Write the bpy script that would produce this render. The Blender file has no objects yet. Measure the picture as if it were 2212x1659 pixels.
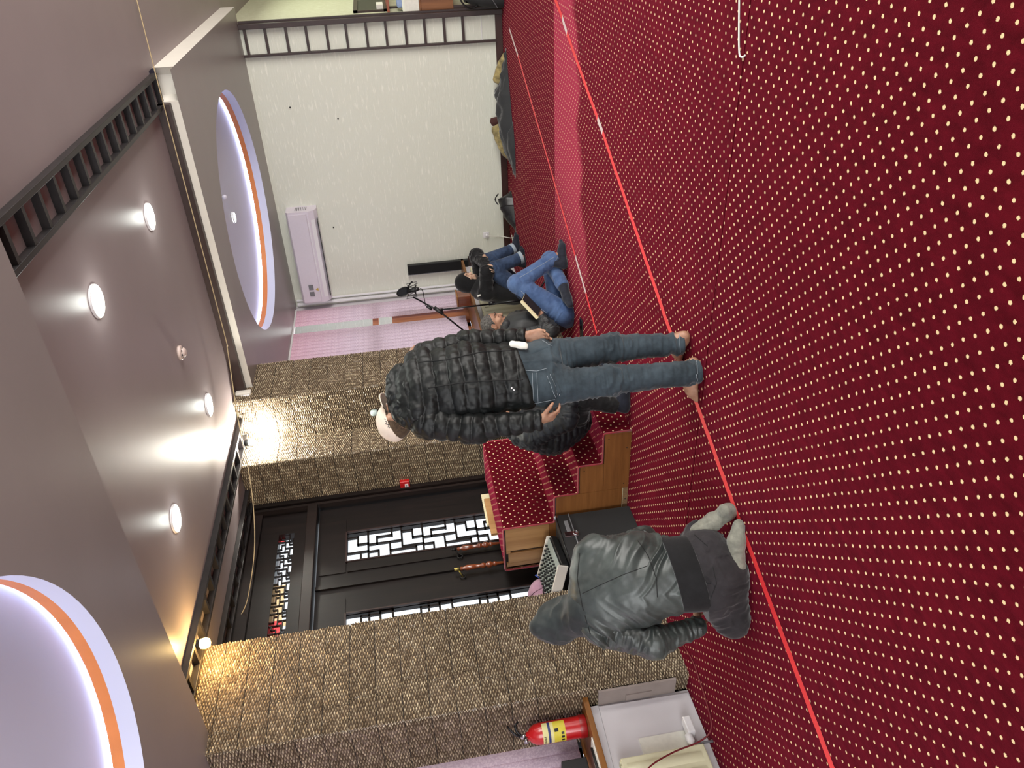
import bpy, bmesh, math, random
import numpy as np
from mathutils import Vector, Matrix
random.seed(7)
RS = np.random.RandomState(7)
SC = bpy.context.scene
COL = SC.collection
# ------------------------------------------------------------------ camera, world, lights, exposure
CAMH = 1.5
F_PX = 1665.0
_r, _p, _a = [math.radians(v) for v in (6.86, 7.0, 33.4)]
_M = np.array([[math.sin(_a + math.pi / 2), math.sin(_a), 0], [math.cos(_a + math.pi / 2), math.cos(_a), 0], [0, 0, 1]])
_P = np.array([[1, 0, 0], [0, math.cos(_p), -math.sin(_p)], [0, math.sin(_p), math.cos(_p)]])
_Q = np.array([[math.cos(_r), 0, -math.sin(_r)], [0, 1, 0], [math.sin(_r), 0, math.cos(_r)]])
RC = _Q @ _P @ _M          # rows: right, forward, up of the upright photograph
cam_d = bpy.data.cameras.new('camera'); cam = bpy.data.objects.new('camera', cam_d); COL.objects.link(cam)
cam_d.sensor_width = 36; cam_d.lens = 36 * F_PX / 2212; cam_d.clip_start = 0.05; cam_d.clip_end = 200
rt, fw, up = [Vector(RC[i]) for i in range(3)]
mw = Matrix.Identity(4)    # the phone was held sideways: the photograph's right is the room's down
for i in range(3):
    mw[i][0] = -up[i]; mw[i][1] = rt[i]; mw[i][2] = -fw[i]
mw[0][3], mw[1][3], mw[2][3] = 0, 0, CAMH
cam.matrix_world = mw
SC.camera = cam
CAM0 = np.array([0, 0, CAMH])
def ray(x, y):
    return RC.T @ np.array([(1659 - y - 829.5) / F_PX, 1, -(x - 1106) / F_PX])
def W(x, y, d):            # point on the sight line of (x, y) at depth d metres
    return CAM0 + ray(x, y) * d
def dep(p):
    return float((RC @ (np.array(p, float) - CAM0))[1])

world = bpy.data.worlds.new('world'); SC.world = world; world.use_nodes = True
bg = world.node_tree.nodes['Background']; bg.inputs[0].default_value = (0.86, 0.93, 1, 1); bg.inputs[1].default_value = 1.2
def area(name, loc, rot, sx, sy, power, col=(1, 1, 1)):
    l = bpy.data.lights.new(name, 'AREA'); l.shape = 'RECTANGLE'; l.size = sx; l.size_y = sy; l.energy = power; l.color = col
    o = bpy.data.objects.new(name, l); COL.objects.link(o); o.location = loc; o.rotation_euler = rot; return o
def point(name, loc, power, col=(1, 1, 1), r=0.03):
    l = bpy.data.lights.new(name, 'POINT'); l.energy = power; l.color = col; l.shadow_soft_size = r
    o = bpy.data.objects.new(name, l); COL.objects.link(o); o.location = loc; return o
def spot(name, loc, power, col=(1, 1, 1), ang=150, blend=0.6, r=0.08):
    l = bpy.data.lights.new(name, 'SPOT'); l.energy = power; l.color = col; l.shadow_soft_size = r; l.spot_size = math.radians(ang); l.spot_blend = blend
    o = bpy.data.objects.new(name, l); COL.objects.link(o); o.location = loc; return o
R90 = math.pi / 2
# unseen rear, side and hall fill added; near and far windows are real
area('fill_rear', (-0.6, -2.9, 1.75), (R90, 0, 0), 5.0, 1.9, 230, (0.95, 0.98, 1))
area('fill_side', (3.9, 4.5, 1.75), (R90, 0, R90), 6.5, 1.9, 430, (1, 0.98, 0.93))
area('daylight_near_window', (-4.95, 1.2, 1.9), (R90, 0, -R90), 3.0, 2.0, 40, (1, 0.9, 0.96))
area('daylight_far_window', (-4.98, 8.9, 1.9), (R90, 0, -R90), 1.5, 2.3, 13, (1, 1, 1))
area('fill_hall', (0.6, 11.2, 2.9), (0, 0, 0), 2.5, 2.0, 52, (0.93, 1, 0.8))
DOWNLIGHTS = [(-1.82, 4.05), (-1.82, 5.33), (-3.40, 5.38), (-3.39, 4.04)]
for x, y in DOWNLIGHTS:
    spot('ceiling_spot', (x, y, 3.12), 38, (0.95, 1, 0.93), 165, 0.8, 0.08)
    point('ceiling_halo', (x, y, 3.07), 1.3, (0.95, 1, 0.93), 0.05)
point('white_spot', (-4.17, 5.92, 2.92), 46, (1, 0.97, 0.86), 0.03)
point('warm_bulb', (-4.08, 3.58, 2.97), 13, (1, 0.66, 0.25), 0.03)
vs = SC.view_settings
vs.view_transform = 'Standard'; vs.look = 'None'; vs.gamma = 1.0; vs.use_curve_mapping = False; vs.exposure = 0.42
SC.cycles.max_bounces = 6; SC.cycles.diffuse_bounces = 4; SC.cycles.use_denoising = True

# ------------------------------------------------------------------ materials
def srgb(r, g, b):
    f = lambda c: (c / 255 / 12.92) if c / 255 <= 0.04045 else ((c / 255 + 0.055) / 1.055) ** 2.4
    return (f(r), f(g), f(b), 1)
class NT:
    def __init__(s, name):
        s.m = bpy.data.materials.new(name); s.m.use_nodes = True; s.t = s.m.node_tree; s.b = s.t.nodes['Principled BSDF']
    def n(s, typ, **kw):
        nd = s.t.nodes.new('ShaderNode' + typ)
        for k, v in kw.items():
            if k.startswith('i_'):
                key = k[2:]; key = int(key) if key.isdigit() else key.replace('_', ' ')
                if isinstance(v, bpy.types.NodeSocket): s.t.links.new(v, nd.inputs[key])
                else: nd.inputs[key].default_value = v
            else: setattr(nd, k, v)
        return nd
    def set(s, **kw):
        for k, v in kw.items():
            k = k.replace('_', ' ')
            if isinstance(v, bpy.types.NodeSocket): s.t.links.new(v, s.b.inputs[k])
            else: s.b.inputs[k].default_value = v
    def math(s, op, a, b=0.0, c=None):
        nd = s.t.nodes.new('ShaderNodeMath'); nd.operation = op
        for i, v in enumerate((a, b) if c is None else (a, b, c)):
            if isinstance(v, bpy.types.NodeSocket): s.t.links.new(v, nd.inputs[i])
            else: nd.inputs[i].default_value = v
        return nd.outputs[0]
    def mix(s, f, a, b):
        nd = s.t.nodes.new('ShaderNodeMix'); nd.data_type = 'RGBA'
        for i, v in ((0, f), (6, a), (7, b)):
            if isinstance(v, bpy.types.NodeSocket): s.t.links.new(v, nd.inputs[i])
            else: nd.inputs[i].default_value = v
        return nd.outputs[2]
    def pos(s): return s.n('NewGeometry').outputs['Position']
    def objc(s): return s.n('TexCoord').outputs['Object']
    def noise(s, scale, vec=None, detail=3, rough=0.5):
        nd = s.n('TexNoise'); nd.inputs['Scale'].default_value = scale; nd.inputs['Detail'].default_value = detail; nd.inputs['Roughness'].default_value = rough
        if vec is not None: s.t.links.new(vec, nd.inputs['Vector'])
        return nd.outputs['Fac']
    def mapping(s, vec, scale=(1, 1, 1), rot=(0, 0, 0), loc=(0, 0, 0)):
        nd = s.n('Mapping'); s.t.links.new(vec, nd.inputs['Vector']); nd.inputs['Scale'].default_value = scale; nd.inputs['Rotation'].default_value = rot; nd.inputs['Location'].default_value = loc
        return nd.outputs[0]
    def ramp(s, fac, lo, hi):
        nd = s.n('MapRange'); s.t.links.new(fac, nd.inputs[0]); nd.inputs[1].default_value = lo; nd.inputs[2].default_value = hi; return nd.outputs[0]
    def bump(s, h, strength=0.3, dist=0.002):
        nd = s.n('Bump'); nd.inputs['Strength'].default_value = strength; nd.inputs['Distance'].default_value = dist
        s.t.links.new(h, nd.inputs['Height']); s.t.links.new(nd.outputs[0], s.b.inputs['Normal'])
MATS = {}
def plain(name, col, rough=0.5, metal=0.0, spec=0.5, var=0.12, nscale=40, bump=0.0, sheen=0.0, coat=0.0):
    if name in MATS: return MATS[name]
    t = NT(name); c = srgb(*col)
    d = tuple(v * (1 - var) for v in c[:3]) + (1,)
    fac = t.noise(nscale, t.objc())
    t.set(Base_Color=t.mix(t.ramp(fac, .3, .7), d, c), Roughness=rough, Metallic=metal, Specular_IOR_Level=spec, Sheen_Weight=sheen, Coat_Weight=coat)
    if bump: t.bump(t.noise(nscale * 4, t.objc()), bump, 0.002)
    MATS[name] = t.m; return t.m
def emis(name, col, strength):
    t = NT(name); c = srgb(*col); t.set(Base_Color=c, Emission_Color=c, Emission_Strength=strength, Roughness=0.5)
    MATS[name] = t.m; return t.m
def carpet_mat(name, floor=True):
    t = NT(name); uv = t.n('UVMap').outputs[0]
    a = math.radians(-46.4)
    nz = t.n('TexNoise'); nz.inputs['Scale'].default_value = 9.0; t.t.links.new(uv, nz.inputs['Vector'])
    jit = t.n('VectorMath', operation='MULTIPLY_ADD'); t.t.links.new(nz.outputs['Color'], jit.inputs[0]); jit.inputs[1].default_value = (.012, .012, 0); t.t.links.new(uv, jit.inputs[2])
    mp = t.n('Mapping'); t.t.links.new(jit.outputs[0], mp.inputs['Vector'])
    k = 1 / 0.0477
    mp.inputs['Rotation'].default_value = (0, 0, -a); mp.inputs['Scale'].default_value = (k, k, 1)
    # align one dot on a measured one: mapping applies scale, rotation then location
    px, py = -1.6432 + .006, 1.4957 + .006
    X, Y = px * k, py * k; ca, sa = math.cos(-a), math.sin(-a)
    mp.inputs['Location'].default_value = (0.5 - (ca * X - sa * Y), 0.5 - (sa * X + ca * Y), 0)
    fr = t.n('VectorMath', operation='FRACTION'); t.t.links.new(mp.outputs[0], fr.inputs[0])
    sb = t.n('VectorMath', operation='SUBTRACT'); t.t.links.new(fr.outputs[0], sb.inputs[0]); sb.inputs[1].default_value = (.5, .5, 0)
    sp = t.n('SeparateXYZ'); t.t.links.new(sb.outputs[0], sp.inputs[0])
    r = t.math('SQRT', t.math('ADD', t.math('MULTIPLY', sp.outputs[0], sp.outputs[0]), t.math('MULTIPLY', sp.outputs[1], sp.outputs[1])))
    fz = t.noise(260, uv, 2)
    r = t.math('ADD', r, t.math('MULTIPLY', t.math('SUBTRACT', fz, .5), .10))
    dot = t.ramp(r, .14, .112)
    n1 = t.noise(2.3, uv, 4, .6); n2 = t.noise(22, t.mapping(uv, (1, .45, 1)), 4, .65)
    base = t.mix(t.ramp(n2, .3, .72), srgb(66, 6, 14), srgb(92, 13, 26))
    base = t.mix(t.math('MULTIPLY', t.ramp(n1, .5, .75), .35), base, srgb(104, 18, 28))
    if floor:   # reversed pile along the far seam, its lighter sheen painted into the colour
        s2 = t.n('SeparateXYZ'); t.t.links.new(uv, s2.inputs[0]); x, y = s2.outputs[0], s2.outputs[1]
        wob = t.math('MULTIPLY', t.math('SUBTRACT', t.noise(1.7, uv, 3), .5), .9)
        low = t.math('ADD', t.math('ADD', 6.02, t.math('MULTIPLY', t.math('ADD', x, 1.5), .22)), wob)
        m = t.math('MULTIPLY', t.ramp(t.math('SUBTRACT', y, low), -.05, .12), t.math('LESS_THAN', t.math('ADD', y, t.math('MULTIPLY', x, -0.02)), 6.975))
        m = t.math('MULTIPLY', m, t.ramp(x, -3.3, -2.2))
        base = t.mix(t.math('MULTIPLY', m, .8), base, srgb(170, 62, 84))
    col = t.mix(dot, base, srgb(232, 208, 160))
    t.set(Base_Color=col, Roughness=.95, Specular_IOR_Level=.04, Sheen_Weight=.24, Sheen_Roughness=.3, Sheen_Tint=srgb(226, 70, 110))
    t.bump(t.math('ADD', t.noise(420, uv, 2), t.math('MULTIPLY', n2, 2.0)), .55, .004)
    return t.m
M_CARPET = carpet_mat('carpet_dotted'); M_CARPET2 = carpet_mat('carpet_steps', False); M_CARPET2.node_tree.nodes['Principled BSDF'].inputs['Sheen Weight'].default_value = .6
def plaster(name, c1, c2, sc=(2.2, 9, 15), bump=.5, thr=(.56, .66), rough=.6):
    t = NT(name); v = t.mapping(t.objc(), sc)
    f = t.noise(3.0, v, 5, .6); g = t.noise(60, t.objc(), 2)
    fl = t.ramp(f, thr[0], thr[1])
    t.set(Base_Color=t.mix(t.math('MULTIPLY', fl, .7), srgb(*c1), srgb(*c2)), Roughness=rough, Specular_IOR_Level=.35)
    t.bump(t.math('ADD', t.math('MULTIPLY', f, 3.0), t.math('MULTIPLY', g, .4)), bump, .004)
    MATS[name] = t.m; return t.m
M_CREAM = plaster('wall_cream', (216, 218, 205), (238, 238, 226))
M_GREEN = plaster('wall_pale_green', (196, 196, 168), (212, 214, 190), (5, 5, 5), .3, (.45, .7))
M_CEIL = plain('ceiling_mauve', (144, 132, 133), .42, spec=.28, var=.05, nscale=3, bump=.04)
M_PANEL = plain('soffit_mauve', (142, 133, 131), .34, spec=.35, var=.05, nscale=3, bump=.04)
M_FASCIA = plain('fascia_white', (214, 208, 198), .5, var=.06, nscale=6)
M_DOME = plain('recess_lavender', (200, 202, 222), .35, spec=.3, var=.04, nscale=2)
M_ORANGE = plain('cove_orange', (214, 128, 66), .5, var=.12, nscale=9)
M_LED = emis('cove_led', (200, 213, 255), 19.0)
M_LADDER = plain('black_stained_wood', (40, 37, 38), .4, spec=.45, var=.35, nscale=14, bump=.1)
M_FRAME = plain('dark_brown_frame', (52, 34, 32), .45, var=.3, nscale=12, bump=.1)
M_BASE = plain('baseboard_brown', (62, 36, 32), .45, var=.3, nscale=12)
def wood(name, c1, c2, axis=0, rough=.4, freq=7.0, spec=.4, bump=.1, coat=0.0):
    t = NT(name); s = [26, 26, 26]; s[axis] = 2.2
    v = t.mapping(t.objc(), tuple(s)); f = t.noise(1.0, v, 5, .62)
    w = t.n('TexWave', wave_type='BANDS'); w.bands_direction = 'XYZ'[(axis + 1) % 3]; w.inputs['Scale'].default_value = freq / 20; w.inputs['Distortion'].default_value = 6.0
    w.inputs['Detail'].default_value = 3; t.t.links.new(t.mapping(t.objc(), tuple(x / 4 for x in s)), w.inputs['Vector'])
    fac = t.math('ADD', t.math('MULTIPLY', f, .7), t.math('MULTIPLY', w.outputs['Fac'], .3))
    t.set(Base_Color=t.mix(t.ramp(fac, .3, .75), srgb(*c1), srgb(*c2)), Roughness=rough, Specular_IOR_Level=spec, Coat_Weight=coat)
    t.bump(f, bump, .002); MATS[name] = t.m; return t.m
M_DOOR = wood('door_wenge', (16, 11, 11), (34, 24, 22), 2, .42, spec=.38, coat=.0)
M_STEPW = wood('laminate_oak', (112, 70, 34), (158, 106, 58), 0, .42)
M_STEPW2 = wood('laminate_light', (150, 108, 66), (182, 140, 92), 2, .45)
M_SILLW = wood('sill_wood', (112, 70, 30), (156, 104, 50), 1, .35)
M_DESK = wood('desk_wood', (104, 62, 34), (140, 90, 52), 2, .45)
M_TURN = wood('turned_wood', (92, 42, 22), (142, 72, 40), 2, .18, spec=.6, coat=.6)
M_PINEF = wood('window_wood', (140, 84, 56), (184, 122, 84), 2, .4)
def stone_mat():
    t = NT('split_stone'); at = t.n('Attribute', attribute_name='ridge').outputs['Fac']
    oi = t.n('ObjectInfo').outputs['Random']
    f = t.noise(30, t.pos(), 3)
    a = t.mix(t.ramp(f, .35, .65), srgb(190, 171, 140), srgb(242, 226, 192))
    a = t.mix(t.math('MULTIPLY', oi, .25), a, srgb(132, 116, 104))
    c = t.mix(t.ramp(at, 0.18, .72), srgb(92, 77, 62), a)  # crevice shade painted into the colour, darkest at the foot of each ridge
    t.set(Base_Color=c, Roughness=.36, Specular_IOR_Level=.55)
    t.bump(t.noise(150, t.pos(), 2), .25, .002)
    return t.m
M_STONE = stone_mat()
M_GROUT = plain('stone_backing', (40, 32, 28), .8)
M_WHITE = plain('white_plastic', (226, 224, 226), .35, var=.04)
M_AC = plain('air_conditioner_white', (214, 206, 216), .3, var=.03)
M_GREYP = plain('grey_plastic', (120, 120, 124), .5)
M_BLACK = plain('black_plastic', (18, 18, 20), .45)
M_BLACKM = plain('black_metal', (22, 22, 24), .35, metal=.4)
M_CHROME = plain('chrome', (200, 200, 205), .18, metal=1.0)
M_IRON = plain('iron_ring', (40, 38, 38), .5, metal=.6)
M_BRASS = plain('brass', (196, 180, 100), .35, metal=.6)
M_RED = plain('red_paint', (186, 22, 26), .3, var=.08, coat=.3)
M_TAPE = plain('red_tape', (236, 58, 62), .5, var=.1, nscale=8)
M_TAPEW = plain('worn_white_tape', (226, 206, 204), .6, var=.2, nscale=30)
M_CREAMRAD = plain('radiator_cream', (216, 212, 180), .35, var=.04)
M_CARD = plain('cardboard_grey', (150, 138, 132), .8, var=.15, nscale=12)
M_WHITEW = plain('wall_white_lower', (206, 202, 206), .6, var=.08, nscale=3)
M_PILLOW = plain('mauve_cloth', (176, 134, 158), .8, var=.2, sheen=.3)
M_CABLE = plain('black_cable', (20, 18, 18), .5)
M_CABLER = plain('dark_red_cable', (110, 24, 34), .45)
M_PAPER = plain('paper_white', (228, 226, 216), .7, var=.08)
M_BLUEP = plain('blue_cloth', (140, 156, 196), .7)
M_TAN = plain('book_pages', (226, 214, 176), .7, var=.15, nscale=60)
M_LAMP = emis('lamp_diffuser', (250, 255, 236), 14.0)
M_LAMPW = emis('lamp_white', (255, 252, 240), 22.0)
M_BULB = emis('warm_bulb_glass', (255, 190, 90), 40.0)
def blind_mat():
    t = NT('blind_fabric'); v = t.objc()
    f = t.noise(70, v, 3, .7); s = t.n('SeparateXYZ'); t.t.links.new(t.pos(), s.inputs[0])
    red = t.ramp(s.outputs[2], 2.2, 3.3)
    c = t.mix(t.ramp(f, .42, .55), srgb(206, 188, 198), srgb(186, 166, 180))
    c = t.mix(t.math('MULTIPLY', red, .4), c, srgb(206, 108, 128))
    tr = t.n('BsdfTranslucent'); t.t.links.new(c, tr.inputs[0])
    t.set(Base_Color=c, Roughness=.8, Specular_IOR_Level=.1)
    mx = t.n('MixShader'); mx.inputs[0].default_value = .25
    t.t.links.new(t.b.outputs[0], mx.inputs[1]); t.t.links.new(tr.outputs[0], mx.inputs[2])
    t.t.links.new(mx.outputs[0], t.t.nodes['Material Output'].inputs['Surface'])
    return t.m
M_BLIND = blind_mat()
def glass_mat(name, tint=(1, 1, 1, 1)):
    t = NT(name); g = t.n('BsdfGlossy'); g.inputs['Roughness'].default_value = .05
    tr = t.n('BsdfTransparent'); tr.inputs[0].default_value = tint
    mx = t.n('MixShader'); mx.inputs[0].default_value = .06; t.t.links.new(tr.outputs[0], mx.inputs[1]); t.t.links.new(g.outputs[0], mx.inputs[2])
    t.t.links.new(mx.outputs[0], t.t.nodes['Material Output'].inputs['Surface']); return t.m
M_GLASS = glass_mat('clear_glass'); M_GREDGL = glass_mat('red_glass', srgb(246, 150, 150)); M_GORGL = glass_mat('amber_glass', srgb(252, 230, 200))

# ------------------------------------------------------------------ building helpers
def link(name, me, mat=None, parent=None, loc=None):
    o = bpy.data.objects.new(name, me); COL.objects.link(o)
    if mat is not None:
        me.materials.clear()
        for m in (mat if isinstance(mat, (list, tuple)) else [mat]): me.materials.append(m)
    if parent is not None: o.parent = parent
    if loc is not None: o.location = loc
    return o
class MB:
    """collects boxes, tubes, lathes and quads and links them as one mesh object"""
    def __init__(s): s.v = []; s.f = []; s.sm = []
    def add(s, vs_, fs, smooth=False):
        n = len(s.v); s.v += [tuple(v) for v in vs_]; s.f += [tuple(i + n for i in f) for f in fs]; s.sm += [smooth] * len(fs); return s
    def box(s, x0, x1, y0, y1, z0, z1, bev=0.0):
        if bev <= 0:
            v = [(x, y, z) for z in (z0, z1) for y in (y0, y1) for x in (x0, x1)]
            return s.add(v, [(0, 2, 3, 1), (4, 5, 7, 6), (0, 1, 5, 4), (2, 6, 7, 3), (0, 4, 6, 2), (1, 3, 7, 5)])
        bm = bmesh.new(); bmesh.ops.create_cube(bm, size=1)
        for v in bm.verts: v.co = Vector(((x0 + x1) / 2 + v.co.x * (x1 - x0), (y0 + y1) / 2 + v.co.y * (y1 - y0), (z0 + z1) / 2 + v.co.z * (z1 - z0)))
        bmesh.ops.bevel(bm, geom=bm.edges[:], offset=bev, segments=2, profile=.5, affect='EDGES')
        bm.verts.ensure_lookup_table(); vs_ = [v.co[:] for v in bm.verts]; fs = [tuple(v.index for v in f.verts) for f in bm.faces]; bm.free()
        return s.add(vs_, fs)
    def tube(s, pts, r, n=8, cap=True):
        pts = [Vector(p) for p in pts]; rs = r if isinstance(r, (list, tuple)) else [r] * len(pts)
        vs_ = []; fs = []; prev = None
        for i, p in enumerate(pts):
            t = (pts[min(i + 1, len(pts) - 1)] - pts[max(i - 1, 0)]); t = t.normalized() if t.length > 1e-9 else Vector((0, 0, 1))
            if prev is None: a = t.orthogonal().normalized()
            else: a = (prev - t * prev.dot(t)); a = a.normalized() if a.length > 1e-6 else t.orthogonal().normalized()
            prev = a; b = t.cross(a)
            for k in range(n):
                q = 2 * math.pi * k / n; vs_.append(p + (a * math.cos(q) + b * math.sin(q)) * rs[i])
        for i in range(len(pts) - 1):
            for k in range(n): fs.append((i * n + k, i * n + (k + 1) % n, (i + 1) * n + (k + 1) % n, (i + 1) * n + k))
        if cap: fs.append(tuple(range(n))[::-1]); fs.append(tuple((len(pts) - 1) * n + k for k in range(n)))
        return s.add(vs_, fs, True)
    def lathe(s, prof, c=(0, 0, 0), n=24, axis='Z', cap=True):
        vs_ = []; fs = []
        for r, h in prof:
            for k in range(n):
                q = 2 * math.pi * k / n; a, b = r * math.cos(q), r * math.sin(q)
                p = {'Z': (a, b, h), 'X': (h, a, b), 'Y': (a, h, b)}[axis]; vs_.append((p[0] + c[0], p[1] + c[1], p[2] + c[2]))
        for i in range(len(prof) - 1):
            for k in range(n): fs.append((i * n + k, i * n + (k + 1) % n, (i + 1) * n + (k + 1) % n, (i + 1) * n + k))
        if cap: fs.append(tuple(range(n))[::-1]); fs.append(tuple((len(prof) - 1) * n + k for k in range(n)))
        return s.add(vs_, fs, True)
    def prism(s, poly, axis, a0, a1):
        """poly of 2D points extruded along axis ('X','Y','Z') from a0 to a1"""
        def P(u, v, w): return {'X': (w, u, v), 'Y': (u, w, v), 'Z': (u, v, w)}[axis]
        n = len(poly); vs_ = [P(u, v, a0) for u, v in poly] + [P(u, v, a1) for u, v in poly]
        fs = [tuple(range(n)), tuple(range(2 * n - 1, n - 1, -1))] + [(i, i + n, (i + 1) % n + n, (i + 1) % n) for i in range(n)]
        return s.add(vs_, fs)
    def grid(s, P, nu, nv, smooth=True):
        vs_ = [P(i / nu, j / nv) for j in range(nv + 1) for i in range(nu + 1)]
        return s.add(vs_, [(j * (nu + 1) + i, j * (nu + 1) + i + 1, (j + 1) * (nu + 1) + i + 1, (j + 1) * (nu + 1) + i) for j in range(nv) for i in range(nu)], smooth)
    def build(s, name, mat=None, parent=None, origin=None):
        me = bpy.data.meshes.new(name)
        v = s.v
        if origin is not None: v = [(a - origin[0], b - origin[1], c - origin[2]) for a, b, c in v]
        me.from_pydata(v, [], s.f); me.polygons.foreach_set('use_smooth', s.sm)
        bm = bmesh.new(); bm.from_mesh(me); bmesh.ops.recalc_face_normals(bm, faces=bm.faces); bm.to_mesh(me); bm.free()
        me.update(); o = link(name, me, mat, parent)
        if origin is not None: o.location = origin
        return o
def tag(o, label=None, cat=None, group=None, kind=None):
    if label: o['label'] = label
    if cat: o['category'] = cat
    if group: o['group'] = group
    if kind: o['kind'] = kind
    return o
def empty(name, loc, label, cat, group=None, rz=0):
    o = bpy.data.objects.new(name, None); COL.objects.link(o); o.location = loc; o.rotation_euler = (0, 0, rz); o.empty_display_size = .1
    bpy.context.view_layer.update()
    return tag(o, label, cat, group)
def adopt(child, root):   # parent a world-space mesh to a thing without moving it
    child.parent = root; child.matrix_parent_inverse = Matrix.Translation(-Vector(root.location)) if not root.rotation_euler.z else root.matrix_world.inverted(); return child
def part(mb, name, mat, root): return adopt(mb.build(name, mat), root)
def struct(o, label=None): o['kind'] = 'structure'; return o
def set_uv(o, fn):
    me = o.data; uvl = me.uv_layers.new(name='UVMap')
    for poly in me.polygons:
        for li in poly.loop_indices:
            uvl.data[li].uv = fn(me.vertices[me.loops[li].vertex_index].co, poly.normal)
def copy_tree(root, loc, label=None, rz=None):
    c = root.copy(); COL.objects.link(c); c.location = loc
    if rz is not None: c.rotation_euler.z = rz
    if label: c['label'] = label
    for ch in list(root.children):
        d = ch.copy(); COL.objects.link(d); d.parent = c
        for g in list(ch.children):
            e = g.copy(); COL.objects.link(e); e.parent = d
    return c
# ------------------------------------------------------------------ the setting
XW = -4.43      # window wall (lower part)
XB = -4.80      # plane of the door and the windows
ZC, ZP = 3.15, 3.00
XR, YN, YF = 4.0, -3.0, 9.85
fl = MB().box(-6.2, XR + .2, YN - .2, 13.4, -.14, -.012).build('floor', M_BASE); struct(fl)
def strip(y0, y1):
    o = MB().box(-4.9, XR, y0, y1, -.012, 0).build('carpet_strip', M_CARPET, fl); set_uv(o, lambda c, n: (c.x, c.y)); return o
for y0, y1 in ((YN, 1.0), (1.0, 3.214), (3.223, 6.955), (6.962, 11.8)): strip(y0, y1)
for o in fl.children: pass
# ceiling: raised field between two dropped panels with round recesses
ce = MB().box(-6, XR + .2, YN - .2, 13.4, ZC + .2, ZC + .5).box(-6, XR + .2, 3.06, 6.3, ZC, ZC + .2).box(-1.07, XR + .2, 6.3, 13.4, ZC, ZC + .2).box(-6, -1.07, YF, 13.4, ZC, ZC + .2)
ce = struct(ce.build('ceiling', M_CEIL))
def dropped(x0, x1, y0, y1, cx, cy, r, notch=False):
    mb = MB(); n = 96
    ring = [(cx + r * math.cos(2 * math.pi * k / n), cy + r * math.sin(2 * math.pi * k / n)) for k in range(n)]
    def outer(a):
        dx, dy = math.cos(a), math.sin(a); t = 1e9
        if dx > 1e-9: t = min(t, (x1 - cx) / dx)
        if dx < -1e-9: t = min(t, (x0 - cx) / dx)
        if dy > 1e-9: t = min(t, (y1 - cy) / dy)
        if dy < -1e-9: t = min(t, (y0 - cy) / dy)
        return (cx + dx * t, cy + dy * t)
    ang = sorted([2 * math.pi * k / n for k in range(n)] + [math.atan2(b - cy, a - cx) % (2 * math.pi) for a in (x0, x1) for b in (y0, y1)])
    m = len(ang); z1 = ZC
    inn = [(cx + r * math.cos(a), cy + r * math.sin(a)) for a in ang]; out = [outer(a) for a in ang]
    vs_ = [(x, y, ZP) for x, y in inn] + [(x, y, ZP) for x, y in out]
    mb.add(vs_, [(i, (i + 1) % m, (i + 1) % m + m, i + m) for i in range(m)])
    return mb
n0 = dropped(-4.79, XR, YN, 3.06, -2.85, 1.35, 1.2); n0 = struct(n0.build('trim_1', M_PANEL))
n1 = dropped(-4.79, -1.07, 6.3, YF, -2.80, 8.02, 1.205); n1 = struct(n1.build('trim_2', M_PANEL))
def fascia(name, pts, z0=ZP, z1=ZC):
    mb = MB(); n = len(pts); mb.add([(x, y, z) for z in (z0, z1) for x, y in pts], [(i, i + 1, i + 1 + n, i + n) for i in range(n - 1)])
    o = mb.build(name, M_FASCIA); return o
f0 = fascia('fascia_board', [(-4.79, 3.06), (XR, 3.06)]); adopt(f0, n0)
f1 = fascia('fascia_board', [(-4.28, 6.3), (-1.29, 6.3), (-1.27, 6.45), (-1.13, 6.47), (-1.07, 6.42), (-1.07, YF)]); adopt(f1, n1)
for root, cx, cy, r in ((n0, -2.85, 1.35, 1.2), (n1, -2.80, 8.02, 1.205)):
    adopt(MB().lathe([(r, ZP), (r, ZP + .085)], (cx, cy, 0), 96, cap=False).build('recess_rim', M_DOME), root)
    adopt(MB().lathe([(r, ZP + .085), (r, ZP + .14)], (cx, cy, 0), 96, cap=False).build('cove_band', M_ORANGE), root)
    adopt(MB().lathe([(r + .03, ZP + .14), (r + .03, ZP + .155)], (cx, cy, 0), 96, cap=False).build('led_strip', M_LED), root)
    adopt(MB().lathe([(r + .04, ZP + .16), (.01, ZP + .19)], (cx, cy, 0), 96, cap=False).build('recess_dome', M_DOME), root)
# walls
def wall(name, mb, mat, kind='structure'):
    o = mb.build(name, mat); o['kind'] = 'structure'; return o
wb = wall('wall_back', MB().box(-5.3, -1.26, YF, YF + .12, 0, ZC), M_CREAM)
wr = wall('wall_passage', MB().box(-1.44, -1.26, YF + .12, 13.2, 0, ZC), M_GREEN)
wall('wall_passage_end', MB().box(-1.3, XR, 13.2, 13.4, 0, ZC), M_GREEN)
wall('wall_right', MB().box(XR, XR + .2, YN, 13.4, 0, ZC), M_CREAM)
wall('wall_front', MB().box(-5.3, XR, YN - .2, YN, 0, ZC), M_CREAM)
# left wall: lower part under the sills, upper backing plane with openings
wl = MB()
wl.box(-5.0, -4.44, YN, 2.9, -.01, .66)                 # under the near sill
wl.box(-5.0, -4.44, 6.72, YF, -.01, .66)                # under the far sill
wl.box(-5.0, -4.82, YN, -.6, .66, ZC); wl.box(-5.0, -4.82, -.6, 2.9, 2.85, ZC)
wl.box(-5.0, -4.82, 6.72, 8.0, .66, ZC); wl.box(-5.0, -4.82, 9.66, YF, .66, ZC)
wall('wall_left', wl, M_WHITEW)
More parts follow.
